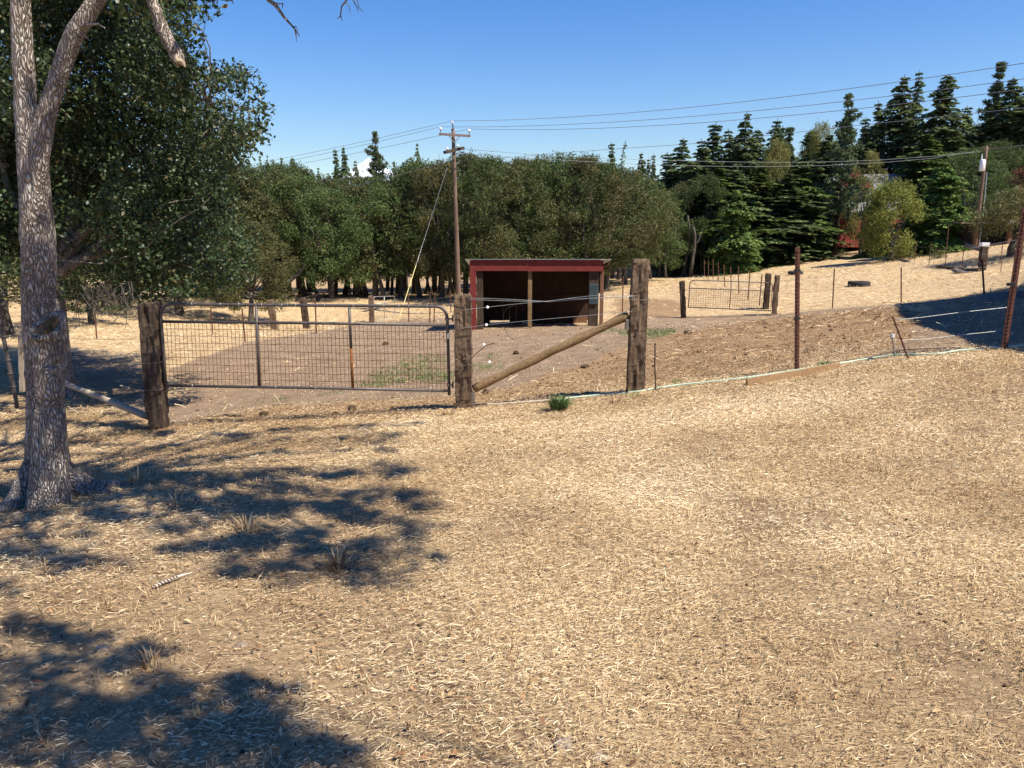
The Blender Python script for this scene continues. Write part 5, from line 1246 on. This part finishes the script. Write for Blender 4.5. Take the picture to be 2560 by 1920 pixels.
# field wires
def fwire(pts, sagm, lb, r=.006, m='wire'):
    P_ = []
    Q_ = [at(px, py, Y) for px, py, Y in pts]
    for i in range(len(Q_)-1): P_ += sagline(Q_[i], Q_[i+1], sagm, 6)[:-1]
    P_.append(Q_[-1]); return wire(P_, r, M[m], lb, group='wires of the far fences')
for k, (d, lb) in enumerate(((0, 'top'), (34, 'middle'), (62, 'bottom'))):
    fwire([(1940,702+d,31),(2084,690+d,29.5),(2253,682+d*.95,29.5),(2458,668+d*.9,29.5),(2700,652+d*.9,29.5)], .02, f'{lb} wire of the fence right of the middle gate', .0045)
for k, (d, lb) in enumerate(((0, 'top'), (22, 'bottom'))):
    fwire([(930,748+d,42),(1021,750+d,38.5),(1075,748+d,38),(1127,742+d,41),(1176,738+d,42)], .02, f'{lb} wire of the fence between the open gate and the shed', .0045)
    fwire([(2174,612+d*.6,62),(2255,612+d*.7,58),(2290,616+d*.8,54),(2326,618+d*.9,49),(2368,622+d,46),(2408,632+d,44),(2456,636+d,40),(2504,630+d,40),(2620,618+d,38)], .02, f'{lb} wire of the hillside fence at right', .005)
fwire([(1570,736,27),(1709,714,31)], .0, 'wire from the tall post towards the middle gate', .004)
wire([at(2430, 620, 39), at(2500, 607, 36), at(2600, 590, 33)], .012, M['galv'], 'straight steel cable rising right from the dark corner post', 'steel_cable', 'cable')

# tyres and field clutter
def tyre(px, py, dia, wd, label):
    g0 = ground_at(px, py); mb = MB(); R_ = dia/2; n = 36; prof = [(R_-.02, .0), (R_, .04), (R_, wd-.04), (R_-.03, wd), (R_*.66, wd-.01), (R_*.60, wd*.75), (R_*.60, wd*.25), (R_*.66, .01)]
    z0 = h(g0.x, g0.y)-.03
    for i in range(n):
        a = 2*math.pi*i/n
        for j, (q, z) in enumerate(prof):
            if j in (1, 2) and i % 2: q -= .012
            mb.v.append(Vector((g0.x+math.cos(a)*q, g0.y+R_+math.sin(a)*q, z0+z)))
    m_ = len(prof)
    for i in range(n):
        for j in range(m_): mb.f.append((i*m_+j, ((i+1) % n)*m_+j, ((i+1) % n)*m_+(j+1) % m_, i*m_+(j+1) % m_))
    return tag(mb.build('old_tyre', M['rubber'], None, False, g0), label, 'tyre', 'old tyres lying in the field')
tyre(2159, 717, 1.0, .24, 'largest old black tyre lying flat in the middle of the field')
tyre(1995, 687, .9, .22, 'old black tyre lying flat behind the red steel post')
tyre(1925, 665, .9, .24, 'grey black tyre lying by the weathered planks')
mb = MB(); g0 = ground_at(1955, 655); mb.tube([g0-Vector((0, 0, .02)), g0+Vector((0, 0, .03)), g0+Vector((0, 0, .32)), g0+Vector((0, 0, .34))], [.2, .26, .30, .27], 18)
tag(mb.build('feed_bin', M['gate_rust'], None, True, g0), 'rusty brown bin next to the tyre by the planks', 'bin')
def ftimber(a, b, wd, ht, m, label, name='timber', cat='timber', lift=.0):
    A_, B_ = ground_at(*a), ground_at(*b); mb = MB(); mb.beam(A_+Vector((0, 0, ht/2+lift)), B_+Vector((0, 0, ht/2+lift)), wd, ht, (1, 1, 10), Vector((0, 1, 0))); mb.displace(lambda p: nvec(p, 2, .012))
    return tag(mb.build(name, M[m], None, False, A_), label, cat)
ftimber((2342,670), (2448,679), .16, .15, 'tie', 'squared timber lying on the ground left of the dark corner post')
ftimber((2240,650), (2273,655), .16, .15, 'pale_wood', 'short timber lying at the foot of the brown post by the maple')
mb = MB(); g0 = ground_at(2454, 665); mb.tube([at(2415, 613, g0.y+1.5), at(2435, 619, g0.y+.7), at(2456, 627, g0.y)], [.12, .11, .10], 12); tag(mb.build('brace_log', M['grey_wood'], None, True, at(2456, 627, g0.y)), 'grey log bracing the dark corner post', 'log')
mb = MB(); g0 = ground_at(1646, 683); mb.tube([at(1618, 668, g0.y), at(1644, 655, g0.y)], .06, 8); tag(mb.build('brace_pole', M['pale_wood'], None, True, at(1618, 668, g0.y)), 'pale sloping pole at the left post of the silver gate', 'brace pole')
g0 = ground_at(1890, 662); t = empty('plank_trough', g0)
def pl(a, b, w_, hh, m): mb = MB(); mb.beam(g0+Vector(a), g0+Vector(b), w_, hh, (1, 1, 6)); mb.displace(lambda p: nvec(p, 2, .03)); mb.build('plank', m, t)
pl((-1.4, .2, .05), (.2, .3, .62), .05, .3, M['grey_wood']); pl((.1, .1, .5), (1.6, .4, .42), .06, .14, M['grey_wood']); pl((.2, .0, .0), (.2, .05, .55), .12, .12, M['grey_wood']); pl((-1.0, .5, .1), (.1, .6, .1), .05, .35, M['grey_wood']); pl((.3, .5, .15), (1.4, .5, .18), .05, .3, M['grey_wood'])
tag(t, 'collapsed grey plank trough at the edge of the grove', 'plank pile')
# driftwood branch heap left behind gate
g0 = ground_at(712, 752); mb = MB(); rr = random.Random(4)
for i in range(16):
    a = g0+Vector((rr.uniform(-2.3, 2.3), rr.uniform(-.4, .6), rr.uniform(0, .25))); b = a+Vector((rr.uniform(-1.4, 1.4), rr.uniform(-.5, .5), rr.uniform(.1, .75))); mb.tube(limb_path(a, b, rr, .12, 4), [.07, .06, .045, .03, .012], 5)
mb.tube(limb_path(g0+Vector((-1.2, 0, 0)), g0+Vector((1.4, .4, 2.3)), rr, .06, 5), [.16, .15, .13, .12, .1, .06], 8)
tag(mb.build('fallen_branches', M['bark_far'], None, True, g0), 'heap of fallen branches and a leaning dead trunk at the wood edge', 'fallen branches')
# picnic table
g0 = ground_at(2345, 612); g0 = Vector((g0.x, g0.y, h(g0.x, g0.y))); t = empty('picnic_table', g0)
def bxp(nm, c, s, m=M['grey_wood']): mb = MB(); mb.box(g0+Vector(c), s); mb.build(nm, m, t)
for k in range(4): bxp('table_top', (0, -.3+k*.2, .76), (1.9, .18, .04))
bxp('seat', (0, -.75, .45), (1.9, .26, .04)); bxp('seat', (0, .75, .45), (1.9, .26, .04))
for sx in (-.7, .7):
    mb = MB(); mb.beam(g0+Vector((sx, -.7, 0)), g0+Vector((sx, -.15, .74)), .08, .1); mb.beam(g0+Vector((sx, .7, 0)), g0+Vector((sx, .15, .74)), .08, .1); mb.box(g0+Vector((sx, 0, .40)), (.05, 1.6, .1)); mb.build('leg_frame', M['grey_wood'], t)
tag(t, 'grey picnic table in the shade under the grove', 'picnic table')

# ------------------------------------------------------------------ house and shelter on the rise
def house():
    Y0 = 71; g = Vector((at(2205, 600, Y0).x, Y0, 0)); g.z = h(g.x, Y0)-.2; t = empty('red_house', g)
    def X(px): return at(px, 560, Y0).x
    def Z(py): return at(2200, py, Y0).z
    xa, xb = X(2076), X(2290); ze = Z(528); zr = Z(428); zl = g.z; D = 9
    w_ = MB(); w_.box(((xa+xb)/2, Y0+D/2, (zl+ze)/2), (xb-xa, D, ze-zl)); w_.build('wall', M['red_far'], t)
    rf = MB(); rf.v = [Vector(p) for p in ((xa-.4, Y0-.6, ze-.1), (xb+.4, Y0-.6, ze-.1), (xb+.4, Y0+D/2, zr), (xa-.4, Y0+D/2, zr), (xb+.4, Y0+D+.6, ze-.1), (xa-.4, Y0+D+.6, ze-.1))]
    rf.v += [v+Vector((0, 0, -.15)) for v in rf.v]; rf.f = [(0, 1, 2, 3), (3, 2, 4, 5), (9, 8, 7, 6), (11, 10, 8, 9), (0, 6, 7, 1), (5, 4, 10, 11), (1, 7, 8, 2), (2, 8, 10, 4), (0, 3, 9, 6), (3, 5, 11, 9)]
    r = rf.build('roof', M['shingle'], t)
    cx = X(2163); c = MB(); c.box((cx, Y0+D/2-.8, Z(415)), (1.25, 1.0, Z(388)-Z(442))); ch = c.build('chimney', M['brick'], r); ch.location = (0, 0, 0)
    c = MB(); c.tube([Vector((cx, Y0+D/2-.8, Z(390))), Vector((cx, Y0+D/2-.8, Z(381)))], .22, 10); c.build('flue', M['white'], r).location = (0, 0, 0)
    # gable dormer
    gx = X(2148); dm = MB(); za = Z(468); zb = Z(428); yy = Y0+1.2; wd = 1.7
    dm.v = [Vector(p) for p in ((gx-wd, yy, za), (gx+wd, yy, za), (gx, yy, zb), (gx-wd, yy+3, za), (gx+wd, yy+3, za), (gx, yy+3, zb))]; dm.f = [(0, 1, 2), (3, 5, 4), (0, 3, 4, 1), (1, 4, 5, 2), (2, 5, 3, 0)]
    dm.build('dormer', M['red_far'], t)
    for px in (2100, 2135, 2180, 2240):
        q = MB(); q.box((X(px), Y0-.03, (zl+ze)/2+.3), (1.3, .06, 1.3)); wn = q.build('window', M['white'], t)
        q = MB(); q.box((X(px), Y0-.08, (zl+ze)/2+.3), (1.1, .04, 1.1)); q.build('pane', M['glass'], wn).location = (0, 0, 0)
    dk = MB(); zz = Z(536)
    for i in range(19): x = xa-.4+i*.35; dk.box((x, Y0-2.5, zz+.5), (.05, .05, .9))
    dk.box((xa+2.8, Y0-2.5, zz+.98), (6.8, .07, .07)); dk.build('deck_railing', M['white'], t)
    dk = MB(); dk.box((xa+2.8, Y0-1.3, zz), (6.8, 2.5, .15)); dk.build('deck', M['grey_wood'], t)
    dk = MB(); n = 26
    for i in range(n): dk.box((xa-.3+i*.26, Y0-2.45, (zl+zz)/2), (.23, .05, zz-zl-.2))
    dk.build('deck_skirt', M['red_far'], t)
    tag(t, 'red house with grey roof and brick chimney half hidden behind the grove', 'house')
house()
def shelter():
    Y0 = 55; g = at(2436, 612, Y0); g.z = h(g.x, Y0); t = empty('dark_shelter', g)
    x1 = at(2620, 600, Y0).x; zt = at(2440, 557, Y0).z
    def b_(nm, c, s, m): mb = MB(); mb.box(c, s); mb.build(nm, m, t)
    b_('roof', ((g.x+x1)/2-.6, Y0+1.5, zt), (x1-g.x+1.6, 4, .12), M['grey_wood'])
    for x in (g.x, g.x+2.4, x1): b_('post', (x, Y0, (g.z-.3+zt)/2), (.28, .28, zt-g.z+.2), M['brown_board'])
    b_('back_wall', ((g.x+x1)/2, Y0+3, (g.z-.4+zt)/2), (x1-g.x, .1, zt-g.z+.3), M['tie_dark']); b_('side_wall', (g.x-.1, Y0+1.6, (g.z-.4+zt)/2), (.1, 2.9, zt-g.z+.3), M['tie_dark']); b_('side_wall', (x1+.1, Y0+1.6, (g.z-.4+zt)/2), (.1, 2.9, zt-g.z+.3), M['tie_dark'])
    tag(t, 'dark open shelter with a low flat roof below the transformer pole', 'shelter')
    Y1 = 66; g = at(2405, 600, Y1); g.z = h(g.x, Y1); t = empty('red_outbuilding', g); x1 = at(2520, 600, Y1).x; zt = at(2440, 515, Y1).z
    b_('wall', ((g.x+x1)/2, Y1+2, (g.z-.3+zt)/2), (x1-g.x, 4, zt-g.z+.3), M['red_far'])
    rf = MB(); rf.beam(Vector((g.x-.4, Y1+2, zt+.1)), Vector((x1+.4, Y1+2, zt+.1)), .14, 4.8, (1, 1, 1), Vector((0, 0, 1))); rf.build('roof', M['shingle'], t)
    for px in (2412, 2468, 2500): b_('window', (at(px, 540, Y1).x, Y1-.03, at(0, 540, Y1).z), (.5, .05, .9), M['white'])
    tag(t, 'small red outbuilding behind the shelter at the right', 'outbuilding')
shelter()

# ------------------------------------------------------------------ utility poles and lines
def insulator(c, parent, s=1.0):
    mb = MB(); c = Vector(c); mb.tube([c, c+Vector((0, 0, .16*s))], .02*s, 7); mb.build('pin', M['black'], parent)
    mb = MB(); mb.tube([c+Vector((0, 0, .14*s)), c+Vector((0, 0, .17*s)), c+Vector((0, 0, .22*s)), c+Vector((0, 0, .28*s))], [.04*s, .10*s, .075*s, .05*s], 12); mb.build('insulator', M['white'], parent, True)
    return c+Vector((0, 0, .29*s))
def pole1():
    Y0 = 43; g0 = at(1148, 770, Y0); g0.z = h(g0.x, Y0); t = empty('utility_pole', g0); top = at(1132.5, 322, Y0)
    mb = MB(); pts = [g0-Vector((0, 0, .5))]+[g0.lerp(top, i/12) for i in range(13)]; mb.tube(pts, [.15]+[.145-.0045*i for i in range(13)], 16); mb.build('pole', M['utility'], t, True)
    q = MB(); q.tube([at(1133.5, 322, Y0-.12), at(1130.8, 311, Y0-.12)], .03, 6); q.build('top_pin', M['black'], t)
    mb = MB(); mb.beam(at(1097, 335, Y0-.22), at(1176, 340, Y0-.22), .11, .14, (1, 1, 1), Vector((0, 0, 1))); mb.build('crossarm', M['crossarm'], t)
    for a, b in (((1122, 339), (1136, 357)), ((1149, 341), (1136, 357))):
        q = MB(); q.beam(at(*a, Y0-.30), at(*b, Y0-.28), .05, .012); q.build('arm_brace', M['galv'], t)
    mb = MB(); mb.beam(at(1112, 381, Y0-.8), at(1158, 370, Y0+.5), .15, .2, (1, 1, 1), Vector((0, 0, 1))); mb.build('lower_crossarm', M['tie_dark'], t)
    for a, b in (((1125, 382), (1136, 395)), ((1148, 378), (1137, 395))):
        q = MB(); q.beam(at(*a, Y0-.25), at(*b, Y0-.2), .05, .012); q.build('arm_brace', M['galv'], t)
    i1 = insulator(at(1101.5, 331, Y0-.22), t); i2 = insulator(at(1173, 336.5, Y0-.22), t); i0 = insulator(at(1130.8, 313.5, Y0-.12), t, .8)
    insulator(at(1118, 379, Y0-.6), t, .8); insulator(at(1144, 373, Y0+.1), t, .8)
    q = MB(); q.tube([at(1139, 411, Y0-.2), at(1149, 405, Y0-.2)], .03, 6); q.build('bracket', M['galv'], t)
    tag(t, 'tall brown utility pole with two crossarms beside the red shed', 'utility pole')
    return i0, i1, i2
i0, i1, i2 = pole1()
HG = 'high power lines carried by the tall utility pole'
def power(a, b, sag, lb, r=.0105, g=HG): wire(sagline(a, b, sag, 26), r, M['cable'], lb, 'power_line', 'power line', g)
# to the next pole off to the right, nearer
power(i0, at(3000, 85, 22), .55, 'highest power line running right from the pole top'); power(i1, at(3000, 133, 22.6), .55, 'second highest power line running right'); power(i2, at(3000, 162, 21.6), .55, 'third highest power line running right')
power(i0, at(330, 450, 92), .5, 'highest power line running left from the pole top'); power(i1, at(340, 458, 92), .5, 'middle power line running left'); power(i2, at(350, 462, 92), .5, 'lowest of the three power lines running left')
LG = 'low service lines beside the tall utility pole'
P1 = at(1150, 373, 43.2)
power(at(1095, 411, 43), at(420, 540, 70), .5, 'low service line running left below the crossarms', .012, LG)
wire(sagline(at(1152, 372, 43), at(2453, 376, 55), .0, 2) and [at(px, py, Y) for px, py, Y in [(1152,372,43),(1300,384,43.6),(1450,393,44.6),(1600,399,46),(1750,403,47.5),(1900,406,49),(2060,405,50.5),(2200,400,52),(2330,391,53.5),(2452,379,55)]], .0105, M['cable'], 'upper service line sagging to the transformer pole', 'power_line', 'power line', LG)
wire([at(px, py, Y) for px, py, Y in [(1150,384,43),(1300,394,43.6),(1450,403,44.6),(1600,411,46),(1750,415,47.5),(1900,417,49),(2060,414,50.5),(2200,407,52),(2330,396,53.5),(2435,379,55)]], .0105, M['cable'], 'lower service line sagging to the transformer pole', 'power_line', 'power line', LG)
wire([at(px, py, Y) for px, py, Y in [(1148,402,43),(1280,393,41),(1420,381,39),(1560,371,37),(1750,358,34.5),(1950,335,32),(2150,313,30),(2350,292,28),(2560,270,26),(2800,240,24)]], .010, M['cable'], 'single line rising right from below the crossarms', 'power_line', 'power line', LG)
wire([at(2462, 374, 55), at(2520, 368, 50), at(2600, 358, 45)], .012, M['cable'], 'line leaving the transformer pole towards the right edge', 'power_line', 'power line', LG)
# guy wire with yellow guard
ga = at(1118, 418, 43); gb_ = ground_at(994, 808); gw = wire([ga, ga.lerp(gb_, .5), gb_], .008, M['galv'], '', 'guy_wire', parent=None); tag(gw, 'slanting guy wire of the tall utility pole with its yellow guard', 'guy wire')
gd = MB(); d0 = ga.lerp(gb_, .67); gd.tube([d0, gb_-(gb_-ga).normalized()*.1], .019, 8); gd.build('yellow_guard', M['yellow'], gw)
def pole2():
    Y0 = 55; g0 = at(2446, 560, Y0); g0.z = h(g0.x, Y0); t = empty('utility_pole', g0); top = at(2467, 366, Y0); low = at(2438, 600, Y0); low.z = g0.z; low.x = at(2443, 560, Y0).x
    mb = MB(); mb.tube([low-Vector((0, 0, .4))]+[low.lerp(top, i/8) for i in range(9)], [.15]+[.145-.006*i for i in range(9)], 14); mb.build('pole', M['utility'], t, True)
    c = at(2456, 412, Y0-.35); mb = MB(); mb.tube([c-Vector((0, 0, .42)), c-Vector((0, 0, .38)), c+Vector((0, 0, .30)), c+Vector((0, 0, .36))], [.14, .18, .18, .12], 18); tf = mb.build('transformer', M['white'], t, True)
    q = MB(); q.tube([c+Vector((-.1, 0, .34)), c+Vector((-.12, 0, .72))], [.05, .03], 8); q.build('bushing', M['white'], t)
    mb = MB(); mb.beam(at(2449, 372, Y0), at(2490, 370, Y0), .10, .12, (1, 1, 1), Vector((0, 0, 1))); mb.build('crossarm', M['tie_dark'], t)
    q = MB(); q.tube([at(2467, 430, Y0-.25), at(2463, 480, Y0-.28), at(2457, 545, Y0-.3), low+Vector((.15, -.25, 0))], .035, 8); q.build('conduit', M['galv'], t)
    tag(t, 'leaning utility pole with a white transformer among the right-hand trees', 'utility pole')
pole2()

# ------------------------------------------------------------------ snowy mountain
def mountain():
    Ym = 12000; pk = at(921, 388, Ym); n = 110; m_ = 60; V = []
    rr_ = 1700
    for j in range(m_+1):
        q = j/m_
        for i in range(n):
            a = 2*math.pi*i/n; r = rr_*q; x = pk.x+math.cos(a)*r; y = Ym+math.sin(a)*r
            rid = noise.noise(Vector((math.cos(a)*2.2, math.sin(a)*2.2, q*1.5)))+.5*noise.noise(Vector((math.cos(a)*6, math.sin(a)*6, q*4)))
            z = pk.z*(1-q)**1.18*(1.0)-40+rid*150*q*(1-q)*2-abs(q-.01)*0
            V.append((x, y, z))
    Fq = []
    for j in range(m_):
        for i in range(n): Fq.append((j*n+i, j*n+(i+1) % n, (j+1)*n+(i+1) % n, (j+1)*n+i))
    m, nt, b = mat('mountain_snow', 0.9, .1)
    g = nt.nodes.new('ShaderNodeNewGeometry'); sp = nt.nodes.new('ShaderNodeSeparateXYZ'); nt.links.new(g.outputs['Position'], sp.inputs[0])
    v = coords(nt, 'Object', (.0028, .0028, .0007)); a = tnoise(nt, v, 2.0, 6, .65)
    hh = math_(nt, 'MULTIPLY', sp.outputs[2], 1/1000)
    f = math_(nt, 'SUBTRACT', math_(nt, 'ADD', math_(nt, 'MULTIPLY', hh, .55), a), .68)
    nt.links.new(ramp(nt, f, [(0.0, (.05, .07, .10)), (0.10, (.10, .11, .14)), (0.16, (.75, .77, .82)), (0.5, (.85, .87, .9))]), b.inputs['Base Color'])
    o = raw_mesh('snowy_mountain', V, Fq, m, smooth=True); o['kind'] = 'structure'; o['label'] = 'distant snow capped mountain seen above the wood'
mountain()
# remove template leftovers never placed

# ------------------------------------------------------------------ air
def haze():
    mb = MB(); zb = float(min(H(np.array([-60, 0, 60, -60]), np.array([110, 110, 110, 40]))))-60; mb.box((0, 6000, (zb+1400)/2), (22000, 19000, 1400-zb))
    m = bpy.data.materials.new('air'); m.use_nodes = True; nt = m.node_tree; nt.nodes.clear()
    v = nt.nodes.new('ShaderNodeVolumePrincipled'); v.inputs['Color'].default_value = (.50, .70, 1.0, 1); v.inputs['Density'].default_value = 2.4e-5; v.inputs['Anisotropy'].default_value = 0.2
    o = nt.nodes.new('ShaderNodeOutputMaterial'); nt.links.new(v.outputs[0], o.inputs['Volume'])
    h_ = mb.build('haze', m); h_['kind'] = 'stuff'; h_['label'] = 'thin blue summer haze between the field and the mountain'; h_['category'] = 'haze'
haze()
